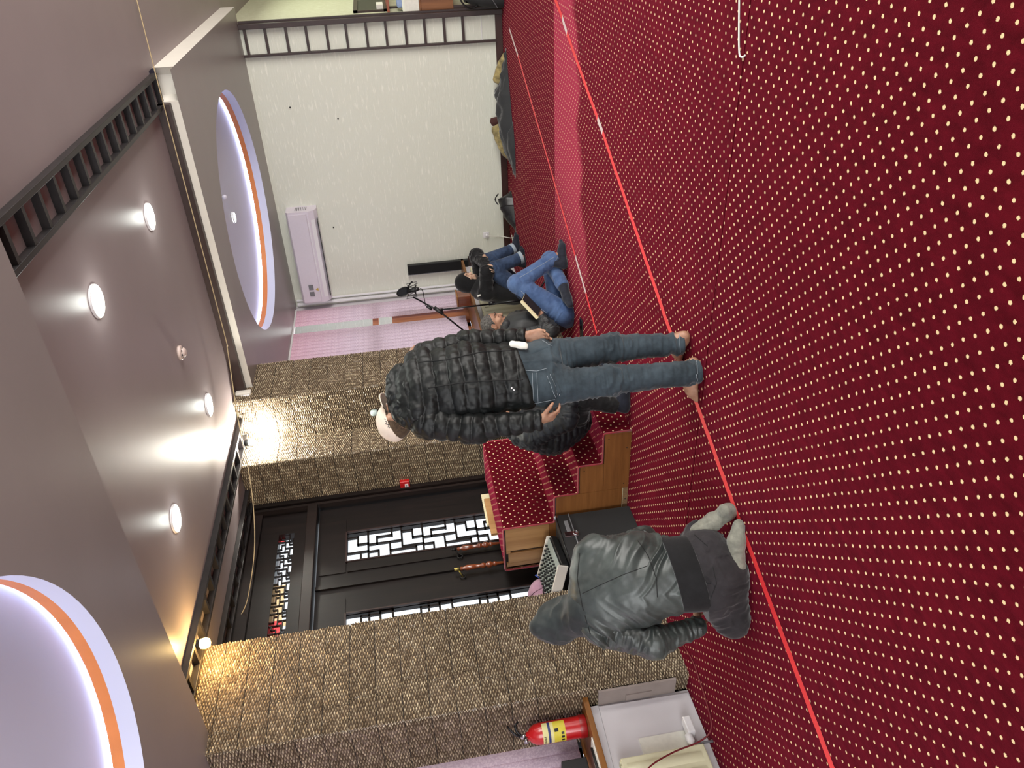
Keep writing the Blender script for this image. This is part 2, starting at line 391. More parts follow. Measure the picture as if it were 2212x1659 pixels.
# stone clad piers: cores plus tiles
def rid_mesh(wd, ht, seed):
    rs = np.random.RandomState(seed); nu = max(2, round(wd / .050)); nv = max(1, round(ht / .0185)); du, dv = wd / nu, ht / nv
    vs_ = []; fs = []; rg = []
    lat = {}
    def L(i, j):   # lattice corner
        k = (i, j)
        if k not in lat:
            lat[k] = len(vs_); u = min(max(i * du / 2 + (rs.rand() - .5) * du * .25 * (0 < i < 2 * nu), 0), wd); v = min(max(j * dv / 2, 0), ht)
            vs_.append((u + 0.0, 0.0, v)); rg.append(0.0)
        return lat[k]
    sl = .0045
    for j in range(-1, 2 * nv + 1):
        for i in range(-1, 2 * nu + 1):
            if (i + j) % 2: continue
            a = [L(max(i, 0), j + 1 if 0 <= j + 1 <= 2 * nv else (0 if j < 0 else 2 * nv)), L(min(i + 1, 2 * nu), max(j, 0)), L(min(i + 2, 2 * nu), min(max(j + 1, 0), 2 * nv)), L(min(i + 1, 2 * nu), min(j + 2, 2 * nv))]
            if len(set(a)) < 3: continue
            u0, v0 = (i + 1) * du / 2, (j + 1) * dv / 2
            if not (0 <= u0 <= wd and 0 <= v0 <= ht): continue
            hgt = .005 + .011 * rs.rand()
            p = len(vs_); vs_.append((min(max(u0 + (rs.rand() - .5) * du * .4, 0), wd), -hgt, min(v0 + dv * .15 * (rs.rand() - .5), ht))); rg.append(.45 + .55 * rs.rand())
            for q in range(4):
                if a[q] != a[(q + 1) % 4]: fs.append((a[q], a[(q + 1) % 4], p))
    me = bpy.data.meshes.new('stone_tile'); me.from_pydata(vs_, [], fs); at = me.attributes.new('ridge', 'FLOAT', 'POINT'); at.data.foreach_set('value', rg)
    me.materials.append(M_STONE); me.update(); return me
TILES = {w: [rid_mesh(w, .163, int(w * 1000) + k) for k in range(4)] for w in (.05, .10, .15, .20, .25, .30, .35, .40)}
def clad(core, p0, p1, z0, z1, seed=0):
    """tiles on the vertical face running p0 -> p1 (outward normal to the right of the run)"""
    rs = random.Random(seed); p0, p1 = Vector((*p0, 0)), Vector((*p1, 0)); e_ = (p1 - p0).normalized() * .0075; p0 = p0 - e_; p1 = p1 + e_; L = (p1 - p0).length; d = (p1 - p0) / L; ang = math.atan2(d.y, d.x)
    nz = max(1, round((z1 - z0) / .166)); dz = (z1 - z0) / nz; nx = max(1, round(L / .4)); 
    for j in range(nz):
        cuts = [0]; off = rs.uniform(.25, .75)
        k = 0
        xs = [0.0]
        x = off * L / nx if nx > 1 else L
        while x < L - .06: xs.append(x); x += L / nx
        xs.append(L)
        for a, b in zip(xs, xs[1:]):
            tw = min(TILES, key=lambda q_: abs(q_ - (b - a))); o = bpy.data.objects.new('stone_tile', rs.choice(TILES[tw])); COL.objects.link(o)
            q = p0 + d * (a + .0008); nrm = Vector((d.y, -d.x, 0))
            o.matrix_world = Matrix.Translation(Vector((q.x, q.y, z0 + j * dz + .001)) + nrm * .004) @ Matrix.Rotation(ang, 4, 'Z') @ Matrix.Diagonal((max(b - a - .0016, .01) / tw, 1 + rs.uniform(-.15, .3), (dz - .0045) / .163, 1))
            o.parent = core
XP1 = -4.295; Y1, Y2 = 2.925, 3.73; YJ = 5.70; XC = -3.85; YC0, YC1 = 6.08, 6.70
c1 = wall('wall_pier_near', MB().box(-5.0, XP1, Y1, Y2, 0, ZC), M_GROUT)
clad(c1, (XP1, Y1), (XP1, Y2), 0, ZC, 1)
clad(c1, (-4.82, Y1), (XP1, Y1), .655, ZC, 2)
clad(c1, (-4.44, Y1), (XP1, Y1), 0, .66, 3)
c2 = wall('wall_pier_far', MB().prism([(-5.0, YJ), (XP1, YJ), (XP1, YC0), (XC, YC0), (XC, YC1), (-5.0, YC1)], 'Z', 0, ZC), M_GROUT)
clad(c2, (-4.8, YJ), (XP1, YJ), 0, ZC, 4)
clad(c2, (XP1, YJ), (XP1, YC0), 0, ZC, 5)
clad(c2, (XP1, YC0), (XC, YC0), 0, ZC, 6)
clad(c2, (XC, YC0), (XC, YC1), 0, ZC, 7)
# baseboards
struct(MB().box(-4.43, -1.30, YF - .022, YF, 0, .085, .004).build('baseboard_back', M_BASE))
struct(MB().box(-1.26, -1.24, YF + .1, 13.2, 0, .09).build('baseboard_passage', M_BASE))
# doorway: casing, transom with lattice, two leaves
ds = MB().box(-5.0, -4.78, Y2, 3.80, 0, 3.13).box(-5.0, -4.78, 5.60, YJ, 0, 3.13).box(-5.0, -4.78, 3.80, 5.60, 3.03, 3.13)
dr = struct(ds.build('door_1', M_DOOR))
part(MB().box(-4.79, -4.745, 5.585, 5.615, 0, 3.1).box(-4.775, -4.74, 5.64, YJ, 0, 3.12), 'casing_bead', M_DOOR, dr)
part(MB().box(-4.95, -4.74, 3.80, 5.60, 2.53, 2.62, .006), 'transom_bar', M_DOOR, dr)
tp = MB().box(-4.90, -4.82, 3.80, 5.60, 2.62, 2.735).box(-4.90, -4.82, 3.80, 5.60, 2.87, 3.03).box(-4.90, -4.82, 5.33, 5.60, 2.735, 2.87).box(-4.90, -4.82, 3.80, 3.95, 2.735, 2.87)
part(tp, 'transom_panel', M_DOOR, dr)
def lattice(y0, y1, z0, z1, x, horiz, unit, bar, flip=False):
    """interlocking key-fret: bars along a cell grid, built as one piece of joinery"""
    mb = MB(); LW = (z1 - z0) if horiz else (y1 - y0); long0, long1 = (y0, y1) if horiz else (z0, z1)
    ACR = ((0, 0, .65), (.2, .14, .4), (.385, 0, 1), (.545, .22, .45), (.82, 0, .24), (.78, .45, 1), (.57, .7, .97), (.25, .75, .93))
    LNG = ((.14, 0, .2), (.4, .2, .385), (.67, 0, .385), (.22, .545, .82), (.45, .385, 1), (.7, .385, .57), (.97, .57, .78), (.75, .78, 1.25), (.93, .25, .56))
    per = LW * unit; nP = int((long1 - long0) / per) + 1; w = bar / 2; s0 = z0 if horiz else y0; s1 = z1 if horiz else y1
    for q in range(nP):
        for u, v0, v1 in ACR:
            a = long1 - (q + u) * per
            if a < long0 + w: continue
            B0, B1 = (s1 - v1 * LW, s1 - v0 * LW) if not flip else (s0 + v0 * LW, s0 + v1 * LW)
            if horiz: mb.box(x - .010, x + .010, a - w, a + w, B0 - w, B1 + w)
            else: mb.box(x - .010, x + .010, B0 - w, B1 + w, a - w, a + w)
        for v, u0, u1 in LNG:
            A1, A0 = long1 - (q + u0) * per, max(long1 - (q + u1) * per, long0)
            if A1 <= A0 + .01: continue
            B = s1 - v * LW if not flip else s0 + v * LW
            if horiz: mb.box(x - .010, x + .010, A0 - w, A1 + w, B - w, B + w)
            else: mb.box(x - .010, x + .010, B - w, B + w, A0 - w, A1 + w)
    return mb
for k, (ya, yb) in enumerate(((4.61, 5.58), (3.82, 4.60))):
    hung = 5.22 if k == 0 else 4.295; gl = (4.87, 5.22) if k == 0 else (3.95, 4.295)
    lf = MB().box(-4.87, -4.82, ya, gl[0], .01, 2.52).box(-4.87, -4.82, gl[1], yb, .01, 2.52).box(-4.87, -4.82, gl[0], gl[1], 2.27, 2.52).box(-4.87, -4.82, gl[0], gl[1], .01, .62)
    leaf = part(lf, 'door_leaf', M_DOOR, dr)
    def sub(mb, nm, mt): o = mb.build(nm, mt); o.parent = leaf; o.matrix_parent_inverse = leaf.matrix_world.inverted() @ Matrix.Identity(4); return o
    bpy.context.view_layer.update()
    sub(MB().box(-4.825, -4.808, gl[0] - .12, gl[0] - .004, 0.03, 2.26).box(-4.825, -4.808, gl[1] + .004, gl[1] + .17, .03, 2.26).box(-4.825, -4.812, gl[0] - .12, gl[1] + .17, 2.275, 2.50), 'panel_board', M_DOOR)
    sub(MB().box(-4.83, -4.80, gl[0] - .012, gl[0], .62, 2.27).box(-4.83, -4.80, gl[1], gl[1] + .012, .62, 2.27).box(-4.83, -4.80, gl[0] - .012, gl[1] + .012, 2.265, 2.278), 'glazing_bead', M_FRAME)
    sub(lattice(gl[0], gl[1], .62, 2.27, -4.84, False, 1.37, .017, k == 1), 'lattice', M_DOOR)
    sub(MB().box(-4.862, -4.858, gl[0], gl[1], .62, 2.27), 'pane', M_GLASS)
    hy = 4.765 if k == 0 else 4.535
    prof = [(.006, 0), (.017, .01), (.012, .03), (.024, .06), (.020, .12), (.013, .17), (.022, .19), (.022, .205), (.013, .215), (.026, .235), (.026, .26), (.014, .275), (.022, .29), (.014, .31), (.010, .36), (.015, .44), (.008, .50)]
    sub(MB().lathe([(r, -h + 1.33) for r, h in prof], (-4.745, hy, 0), 14), 'door_handle', M_TURN)
    sub(MB().lathe([(.013, 1.335), (.013, 1.375)], (-4.745, hy, 0), 12).tube([(-4.82, hy - .03, 1.31), (-4.745, hy, 1.345)], .006), 'handle_collar', M_BRASS if k else M_IRON)
    rg = MB(); rg.tube([(-4.80, hy - .035 + .022 * math.cos(t), 1.31 + .022 * math.sin(t)) for t in np.linspace(0, 2 * math.pi, 17)], .006); sub(rg, 'escutcheon_ring', M_IRON)
part(MB().box(-4.825, -4.80, 4.585, 4.62, .01, 2.52), 'astragal', M_DOOR, dr)
# transom glazing
mb = lattice(3.95, 5.33, 2.735, 2.87, -4.85, True, 1.5, .0075); part(mb, 'transom_lattice', M_DOOR, dr)
rsn = random.Random(3); ng = 22; gy = (5.33 - 3.95) / ng
for i in range(ng):
    for j in range(3):
        y = 3.95 + i * gy; z = 2.735 + j * .045
        mt = M_GLASS
        if y > 5.20 and j == 2 and i % 2: mt = M_GREDGL
        elif y < 4.75 and j >= 1: mt = M_GORGL
        if y < 4.35 and y > 4.2 and j >= 1: mt = M_GREDGL
        if mt is M_GLASS and y < 4.4 and j == 0: mt = M_GORGL if i % 3 == 0 else M_GLASS
        part(MB().box(-4.872, -4.868, y, y + gy, z, z + .045), 'pane', mt, dr)
# windows behind the blinds
def window(name, y0, y1, z0, z1, mull):
    o = MB().box(-4.96, -4.88, y0, y0 + .07, z0, z1).box(-4.96, -4.88, y1 - .07, y1, z0, z1).box(-4.96, -4.88, y0, y1, z0, z0 + .07).box(-4.96, -4.88, y0, y1, z1 - .07, z1)
    for m in mull: o.box(-4.96, -4.88, m - .05, m + .05, z0, z1)
    w = struct(o.build(name, M_PINEF)); part(MB().box(-4.935, -4.93, y0, y1, z0, z1), 'pane', M_GLASS, w); return w
w1 = window('window_1', -.6, 2.9, .70, 2.85, (.55, 1.7)); w2 = window('window_2', 8.0, 9.66, .70, 3.1, (8.95,))
part(MB().box(-4.90, -4.84, 9.02, 9.34, .7, 1.72).box(-4.9, -4.86, 8.0, 9.66, 1.9, 1.98), 'sash_frame', M_PINEF, w2)
# sills
s1 = struct(MB().box(-4.87, -4.355, YN + .1, 2.92, .665, .70, .004).build('trim_3', M_SILLW))
s2 = struct(MB().box(-4.87, -4.34, 6.72, YF, .665, .70, .004).build('trim_4', M_SILLW))
# vertical blinds: each slat its own
def blinds(label, ys, z0, z1, group, x=-4.79, wdt=.098, ang=-9):
    b = empty('vertical_blind', (x, sum(ys) / len(ys), z1), label, 'blind')
    hr = MB().box(x - .02, x + .02, min(ys) - .06, max(ys) + .06, z1, z1 + .035).build('headrail', M_WHITE); adopt(hr, b)
    me = None
    for i, y in enumerate(ys):
        if me is None:
            m = MB(); m.grid(lambda u, v: (.013 * math.sin(u * math.pi), (u - .5) * wdt, v * (z1 - z0)), 4, 1); so = m.build('slat', M_BLIND); me = so.data; 
        else: so = link('slat', me)
        so.parent = b; so.matrix_parent_inverse = Matrix.Identity(4); so.location = (0, y - b.location.y, z0 - z1); so.rotation_euler = (0, 0, math.radians(ang))
    return b
b1 = blinds('pale pink vertical blind in the near window, beside the fire extinguisher', [2.86 - .083 * i for i in range(24)], .735, 2.98, 'x')
ysf = [9.62 - .083 * i for i in range(5)] + [8.97 - .083 * i for i in range(12)]
b2 = blinds('pale pink vertical blind of the far window, parted in the middle to show brown frame', ysf, .76, 2.98, 'x')
# ladder-like lattices on the ceiling
def ladder(name, label, x0, x1, ya, yb, ztop, zb, rail, pitch, mat=M_LADDER, first=None):
    r = empty(name, ((x0 + x1) / 2, ya, ztop), label, 'lattice')
    for xx in (x0, x1): part(MB().box(xx - rail / 2, xx + rail / 2, ya, yb, zb, ztop, .003), 'rail', mat, r)
    y = first if first is not None else ya + rail / 2
    while y < yb:
        part(MB().box(x0 + rail / 2, x1 - rail / 2, y - rail / 2, y + rail / 2, zb + .004, ztop), 'rung', mat, r); y += pitch
    return r
ladder('ceiling_lattice', 'long black wooden ladder-like lattice across the open ceiling, the one nearest the camera', -1.315, -1.105, 3.06, 6.33, ZC - .001, ZC - .045, .03, .2115, first=3.142)
ladder('ceiling_lattice', 'black ladder-like lattice on the ceiling above the stone piers, by the white spot lamp', -4.22, -4.04, 3.06, 6.075, ZC - .001, ZC - .045, .03, .2115, first=3.12)
ladder('ceiling_lattice', 'short black ladder-like lattice on the ceiling inside the doorway recess', -4.72, -4.56, Y2 + .02, YJ - .01, ZC - .001, ZC - .04, .028, .2115, first=Y2 + .1)
# the dark boarding strip above the far fascia
part(MB().box(-4.28, -1.3, 6.235, 6.297, ZP + .055, ZC - .002), 'cove_board', M_FRAME, n1)
# wooden lattice frame on the end of the cream wall
fr = empty('wall_lattice', (-1.45, YF, 0), 'dark brown ladder-like wooden lattice upright at the end of the cream wall', 'lattice')
part(MB().box(-1.30, -1.245, YF - .07, YF + .01, 0, 3.0, .003), 'post', M_FRAME, fr)
part(MB().box(-1.595, -1.57, YF - .055, YF, 0.08, 3.0, .002), 'post', M_FRAME, fr)
part(MB().box(-1.26, -1.225, YF + .01, YF + .06, 0, 3.0), 'post', M_FRAME, fr)
for z in (2.9435, 2.72, 2.49, 2.267, 2.04, 1.819, 1.591, 1.367, 1.140, .9185, .69, .47):
    part(MB().box(-1.57, -1.30, YF - .05, YF, z - .014, z + .014), 'rung', M_FRAME, fr)
part(MB().box(-1.57, -1.30, YF - .012, YF, .245, .252), 'rung', M_WHITE, fr)
# ------------------------------------------------------------------ ceiling fittings
def downlight(x, y, label, z=ZC, k=1.0, mat=None):
    r = empty('ceiling_light', (x, y, z), label, 'ceiling light', 'round ceiling lights')
    part(MB().lathe([(.094 * k, z - .0), (.094 * k, z - .010), (.088 * k, z - .013)], (x, y, 0), 32, cap=False), 'rim', M_WHITE, r)
    part(MB().lathe([(.090 * k, z - .011), (.01, z - .016)], (x, y, 0), 32), 'diffuser', mat or M_LAMP, r)
    return r
downlight(*DOWNLIGHTS[0], 'round white ceiling light nearest the long black lattice, largest of the four')
downlight(*DOWNLIGHTS[1], 'round white ceiling light between the long black lattice and the far fascia')
downlight(*DOWNLIGHTS[2], 'round white ceiling light near the far stone pier, beyond the smoke detector')
downlight(*DOWNLIGHTS[3], 'round white ceiling light in the amber glow near the doorway')
dl = downlight(-2.86, 8.12, 'small round lamp in the lavender dome over the far seats', ZP + .186, .6)
spot('dome_spot', (-2.86, 8.12, ZP + .15), 9, (1, 1, 1), 160, .7, .06)
sd = empty('smoke_detector', (-2.75, 5.09, ZC), 'small round off-white smoke detector on the ceiling between the lights', 'smoke detector')
M_DET = plain('detector_ivory', (206, 186, 178), .4)
part(MB().lathe([(.052, ZC), (.052, ZC - .018), (.046, ZC - .022)], (-2.75, 5.09, 0), 28), 'base', M_DET, sd)
part(MB().lathe([(.036, ZC - .022), (.036, ZC - .034), (.026, ZC - .046), (.01, ZC - .05)], (-2.75, 5.09, 0), 28), 'chamber', M_DET, sd)
slots = MB()
for k in range(8):
    a = k * math.pi / 4; slots.tube([(-2.75 + .0365 * math.cos(a + t), 5.09 + .0365 * math.sin(a + t), ZC - .029) for t in (-.25, 0, .25)], .0035, 6)
part(slots, 'vent_slots', M_BLACK, sd)
hk = empty('pendant_fitting', (-2.55, 7.55, ZP + .18), 'tiny clear glass ceiling fitting beside the lamp in the far dome', 'light fitting')
part(MB().lathe([(.03, ZP + .18), (.03, ZP + .165), (.02, ZP + .16)], (-2.50, 7.70, 0), 16), 'base', M_CHROME, hk)
part(MB().lathe([(.012, ZP + .16), (.024, ZP + .14), (.02, ZP + .12), (.005, ZP + .112)], (-2.50, 7.70, 0), 16), 'glass_bulb', M_WHITE, hk)
def wallspot(x, y, z, mat, label, s=1.0):
    r = empty('spot_lamp', (x, y, z), label, 'lamp')
    part(MB().lathe([(.02, ZC), (.02, ZC - .02), (.012, ZC - .03), (.009, z + .05)], (x, y, 0), 16), 'stem', M_BLACKM, r)
    part(MB().lathe([(.026, z + .055), (.032, z + .03), (.034, z + .0)], (x, y, 0), 20), 'socket', M_BLACKM, r)
    part(MB().lathe([(.034 * s, z + .0), (.04 * s, z - .03), (.03 * s, z - .055), (.004, z - .064)], (x, y, 0), 20), 'bulb', mat, r)
wallspot(-4.20, 5.93, 3.07, M_LAMPW, 'bright white spot lamp in the inner corner of the far stone pier', .8)
wallspot(-4.10, 3.60, 3.09, M_BULB, 'glowing amber bulb under the lattice by the near stone pier', .9)
el = empty('emergency_light', (-3.85, 6.28, 3.06), 'small cream emergency lamp at the end of the far fascia', 'lamp')
part(MB().box(-3.99, -3.82, 6.17, 6.235, 3.0, 3.14, .012), 'housing', M_FASCIA, el)
part(MB().box(-3.975, -3.835, 6.155, 6.172, 3.01, 3.09, .008), 'lens', M_WHITE, el)
ap = empty('ceiling_box', (-1.36, 3.1, 3.1), 'grey-white rectangular box fixed at the near edge of the ceiling field', 'fixture')
part(MB().box(-1.50, -1.33, 3.065, 3.16, 3.08, 3.15, .004), 'casing', M_FASCIA, ap); part(MB().box(-1.49, -1.34, 3.075, 3.15, 3.074, 3.081), 'cover', M_FASCIA, ap)
cb = MB(); P = [(-.55, 6.42, 3.13), (-1.2, 6.22, 3.09), (-1.36, 6.20, 3.085), (-3.0, 5.91, 3.02), (-3.2, 5.87, 3.02), (-3.77, 5.735, 3.05), (-4.2, 5.3, 2.98), (-4.5, 4.9, 2.97), (-4.72, 4.55, 3.03), (-4.79, 4.42, 3.09)]
def smooth_path(P, n=8):
    P = [Vector(p) for p in P]; out = []
    for i in range(len(P) - 1):
        a, b, c, d = P[max(i - 1, 0)], P[i], P[i + 1], P[min(i + 2, len(P) - 1)]
        for k in range(n):
            t = k / n; out.append(.5 * ((2 * b) + (c - a) * t + (2 * a - 5 * b + 4 * c - d) * t * t + (3 * b - a - 3 * c + d) * t ** 3))
    out.append(P[-1]); return out
o = MB().tube(smooth_path([tuple(v) for v in P]), .0042, 6).build('ceiling_cable', plain('cable_gold', (176, 156, 120), .5)); tag(o, 'thin pale cable strung under the ceiling from the right towards the doorway', 'cable')
# ------------------------------------------------------------------ red call box on the door jamb, sensor on the pier
rb = empty('alarm_call_box', (-4.71, 5.69, 1.72), 'small red fire alarm box with white label on the far door jamb', 'alarm')
part(MB().box(-4.765, -4.675, 5.655, 5.70, 1.675, 1.765, .006), 'housing', M_RED, rb)
part(MB().box(-4.737, -4.703, 5.651, 5.656, 1.69, 1.722), 'label_plate', M_WHITE, rb); part(MB().box(-4.733, -4.707, 5.649, 5.652, 1.704, 1.708), 'push_tab', M_BLACK, rb)
sn = empty('wall_sensor', (-4.12, 6.06, 1.92), 'pale rounded sensor on a black bracket against the lit stone, just above the white cap', 'sensor')
part(MB().box(-4.145, -4.10, 6.02, 6.08, 1.86, 1.90, .004), 'bracket', M_BLACK, sn)
part(MB().lathe([(.022, 1.895), (.030, 1.90), (.031, 1.935), (.026, 1.952), (.01, 1.958)], (-4.122, 6.045, 0), 20), 'dome', plain('sensor_pale', (190, 206, 204), .3), sn)
# ------------------------------------------------------------------ air conditioner
ac = empty('air_conditioner', (-4.04, 9.75, 2.68), 'white split air conditioner high on the cream wall near the far window', 'air conditioner')
pr = [(9.85, 2.50), (9.85, 2.875), (9.66, 2.875), (9.635, 2.85), (9.63, 2.60), (9.66, 2.53), (9.72, 2.495)]
part(MB().prism(pr, 'X', -4.67, -3.40), 'casing', M_AC, ac)
part(MB().prism([(9.632, 2.862), (9.622, 2.85), (9.618, 2.63), (9.628, 2.62), (9.634, 2.62)], 'X', -4.655, -3.43), 'front_panel', M_AC, ac)
part(MB().prism([(9.628, 2.612), (9.655, 2.532), (9.66, 2.536), (9.634, 2.615)], 'X', -4.60, -3.52), 'air_flap', M_WHITE, ac)
part(MB().box(-4.60, -3.52, 9.66, 9.72, 2.496, 2.502).box(-4.60, -3.52, 9.640, 9.646, 2.612, 2.617), 'outlet_slot', M_BLACK, ac)
gr = MB()
for k in range(7): gr.box(-3.402, -3.396, 9.69, 9.80, 2.62 + k * .022, 2.63 + k * .022)
part(gr, 'side_grille', M_GREYP, ac); part(MB().box(-4.56, -4.50, 9.612, 9.619, 2.70, 2.76).box(-4.47, -4.40, 9.612, 9.619, 2.70, 2.76), 'sticker', M_GREYP, ac)
part(MB().prism([(-4.49, 2.64), (-4.45, 2.64), (-4.47, 2.675)], 'Y', 9.612, 9.618), 'warning_sticker', plain('sticker_yellow', (200, 170, 70), .5), ac)
o = MB().tube(smooth_path([(-4.63, 9.80, 2.86), (-4.72, 9.80, 2.88), (-4.78, 9.81, 2.93), (-4.80, 9.82, 3.0)]), .006, 6).build('power_cord', M_WHITE); tag(o, 'thin cord looping from the air conditioner up to the soffit', 'cord')
o = MB().box(-4.78, -4.745, 9.80, 9.85, .70, 2.98, .004).box(-4.72, -4.70, 9.82, 9.85, .70, 2.98, .003).build('wall_conduit', M_WHITE); tag(o, 'pair of white vertical conduits in the corner beside the far blind', 'conduit')
# ------------------------------------------------------------------ tall black panel speaker, socket, things behind
sp = empty('panel_speaker', (-4.40, 9.80, .98), 'tall narrow black speaker panel on the cream wall behind the hooded man', 'speaker')
part(MB().box(-4.475, -4.34, 9.79, 9.848, .60, 1.435, .004), 'cabinet', M_BLACK, sp); part(MB().box(-4.468, -4.347, 9.784, 9.792, .61, 1.428), 'front_cloth', plain('speaker_cloth', (14, 14, 16), .95), sp)
part(MB().box(-4.482, -4.475, 9.785, 9.848, .598, 1.437), 'edge_trim', M_GREYP, sp)
part(MB().box(-4.46, -4.31, 9.80, 9.85, .44, .60), 'bracket', M_FRAME, sp)
so = empty('wall_socket', (-4.025, 9.85, .33), 'white wall socket with a plug low on the cream wall', 'socket')
part(MB().box(-4.065, -3.985, 9.838, 9.85, .285, .37, .003), 'faceplate', M_WHITE, so)
part(MB().lathe([(.022, 9.838), (.019, 9.80), (.012, 9.795)], (-4.02, 0, .322), 16, 'Y'), 'plug', M_WHITE, so)
o = MB().tube(smooth_path([(-4.02, 9.80, .32), (-4.04, 9.81, .24), (-4.06, 9.82, .12), (-4.05, 9.72, .02), (-3.98, 9.55, .008), (-3.93, 9.42, .008), (-4.02, 9.34, .008), (-4.10, 9.42, .008), (-4.03, 9.55, .008), (-3.97, 9.62, .01)]), .006, 6).build('charging_cable', M_PAPER); tag(o, 'white cable hanging from the wall socket and looped on the carpet', 'cable')
for i, (x, z) in enumerate(((-2.35, 2.06), (-3.72, 2.33), (-2.18, 2.6))):
    o = MB().lathe([(.009, 9.85), (.009, 9.843), (.004, 9.838)], (x, 0, z), 10, 'Y').build('wall_plug', M_BLACK)
    tag(o, ['tiny black plug hole in the middle of the cream wall', 'tiny black plug hole in the cream wall below the air conditioner', 'tiny black plug hole high in the cream wall near the lattice'][i], 'plug hole')
# far radiator with things on the sill
def radiator(name, label, x, y0, y1, z0, z1, n, valve=True):
    r = empty(name, (x, (y0 + y1) / 2, z0), label, 'radiator')
    part(MB().box(x - .075, x - .012, y0, y1, z0, z1, .008), 'body', M_CREAMRAD, r)
    w = (y1 - y0 - .05) / n; me = None
    for i in range(n):
        y = y0 + .025 + (i + .5) * w
        if me is None:
            m = MB(); m.grid(lambda u, v: (.014 * math.sin(u * math.pi) ** .7 * (1 if .02 < v < .98 else 0), (u - .5) * w * .72, .03 + v * (z1 - z0 - .06)), 6, 6); f = m.build('rib', M_CREAMRAD); me = f.data
        else: f = link('rib', me)
        f.parent = r; f.location = (-.012, y - r.location.y, 0)
    g = MB()
    for i in range(int((y1 - y0) / .028)): g.box(x - .066, x - .02, y0 + .02 + i * .028, y0 + .036 + i * .028, z1, z1 + .006)
    part(g, 'top_grille', M_CREAMRAD, r)
    if valve:
        part(MB().lathe([(.014, y1), (.016, y1 + .03), (.024, y1 + .035), (.024, y1 + .085), (.015, y1 + .09)], (x - .045, 0, z0 + .06), 16, 'Y'), 'valve', M_WHITE, r)
        part(MB().tube([(x - .045, y1 + .02, z0 + .06), (x - .045, y1 + .02, .0)], .008, 8), 'pipe', M_GREYP, r)
    return r
radiator('radiator', 'cream ribbed radiator at the bottom edge, below the near sill', -4.32, 1.3, 2.47, .07, .585, 12)
radiator('radiator', 'cream ribbed radiator behind the two seated men, under the far sill', -4.33, 7.75, 9.55, .07, .60, 16, False)
# red/black cable and cardboard by the near radiator
o = MB().tube(smooth_path([(-4.20, 3.12, .006), (-4.12, 2.9, .006), (-4.14, 2.75, .006), (-4.18, 2.6, .01), (-4.25, 2.50, .02), (-4.29, 2.46, .10), (-4.285, 2.42, .28), (-4.28, 2.36, .44), (-4.28, 2.28, .52)]), .005, 6).build('floor_cable', M_CABLER)
tag(o, 'dark red cable running along the carpet from the pier up over the near radiator', 'cable')
cdp = empty('cardboard_sheet', (-4.36, 2.905, .05), 'greyish cardboard sheet standing in the niche below the near sill, against the stone', 'cardboard')
g = MB(); g.box(-4.435, -4.30, 2.895, 2.91, .09, .60); part(g, 'sheet', M_CARD, cdp); part(MB().box(-4.425, -4.37, 2.888, 2.896, .25, .42), 'flap', M_CARD, cdp)
bd = empty('white_board', (-4.43, 2.7, .3), 'large white panel leaning on the wall between the stone pier and radiator', 'panel')
g = MB(); g.prism([(2.87, 0.01), (2.88, .60), (2.1, .63), (2.1, .015), (2.62, .005)], 'X', -4.436, -4.425); part(g, 'panel', M_WHITEW, bd)
part(MB().box(-4.425, -4.418, 2.30, 2.62, .12, .42), 'paper_patch', M_PAPER, bd)
sw = empty('cable_clip_box', (-4.36, 2.52, .1), 'small white plastic box beside the valve of the near radiator', 'box')
part(MB().box(-4.40, -4.33, 2.55, 2.66, .085, .135, .008), 'box', M_WHITE, sw)
# fire extinguisher on the near sill
fx, fy = -4.50, 2.815
fe = empty('fire_extinguisher', (fx, fy, .70), 'red fire extinguisher with yellow and blue label, on the near wooden sill', 'fire extinguisher')
part(MB().lathe([(.062, .702), (.068, .705), (.068, .745), (.0655, .75), (.0655, 1.0), (.060, 1.03), (.045, 1.055), (.025, 1.07), (.022, 1.085)], (fx, fy, 0), 32), 'cylinder', M_RED, fe)
part(MB().lathe([(.069, .702), (.070, .704), (.070, .742), (.069, .745)], (fx, fy, 0), 32, cap=False), 'base_ring', plain('dark_red', (150, 16, 20), .35), fe)
def lab(r, a0, a1, z0, z1): 
    m = MB(); m.grid(lambda u, v: (fx + r * math.cos(a0 + (a1 - a0) * u), fy + r * math.sin(a0 + (a1 - a0) * u), z0 + (z1 - z0) * v), 16, 1); return m
A0, A1 = math.radians(-105), math.radians(25)
part(lab(.0662, A0, A1, .84, .985), 'label', plain('label_cream', (222, 214, 150), .5), fe)
part(lab(.0666, A0, A1, .84, .915), 'label_yellow', plain('label_yellow', (216, 200, 60), .5), fe)
part(lab(.0668, A0, A1, .935, .95), 'label_stripe', plain('label_blue', (40, 48, 110), .5), fe)
g = MB()
for i in range(7):
    g.v, g.f, g.sm = g.v, g.f, g.sm; m = lab(.0671, A0 + .12 + i * .12, A0 + .19 + i * .12, .965, .972 if i % 2 else .978); g.add(m.v, m.f)
m = lab(.0671, A0 + 1.2, A0 + 1.5, .885, .91); g.add(m.v, m.f)
for i in range(3):
    m = lab(.0671, A0 + .2 + i * .35, A0 + .42 + i * .35, .85, .868); g.add(m.v, m.f)
part(g, 'label_print', M_BLACK, fe)
part(MB().lathe([(.016, 1.08), (.018, 1.10), (.012, 1.12)], (fx, fy, 0), 16), 'valve', M_CHROME, fe)
part(MB().tube([(fx + .0, fy, 1.11), (fx + .02, fy + .03, 1.14), (fx + .035, fy + .06, 1.145), (fx + .045, fy + .08, 1.12)], [.008, .009, .009, .006], 8), 'carry_handle', M_BLACK, fe)
part(MB().tube([(fx, fy, 1.125), (fx + .02, fy + .02, 1.16), (fx + .03, fy + .05, 1.185), (fx + .03, fy + .07, 1.19)], [.007, .008, .007, .005], 8), 'squeeze_lever', M_BLACK, fe)
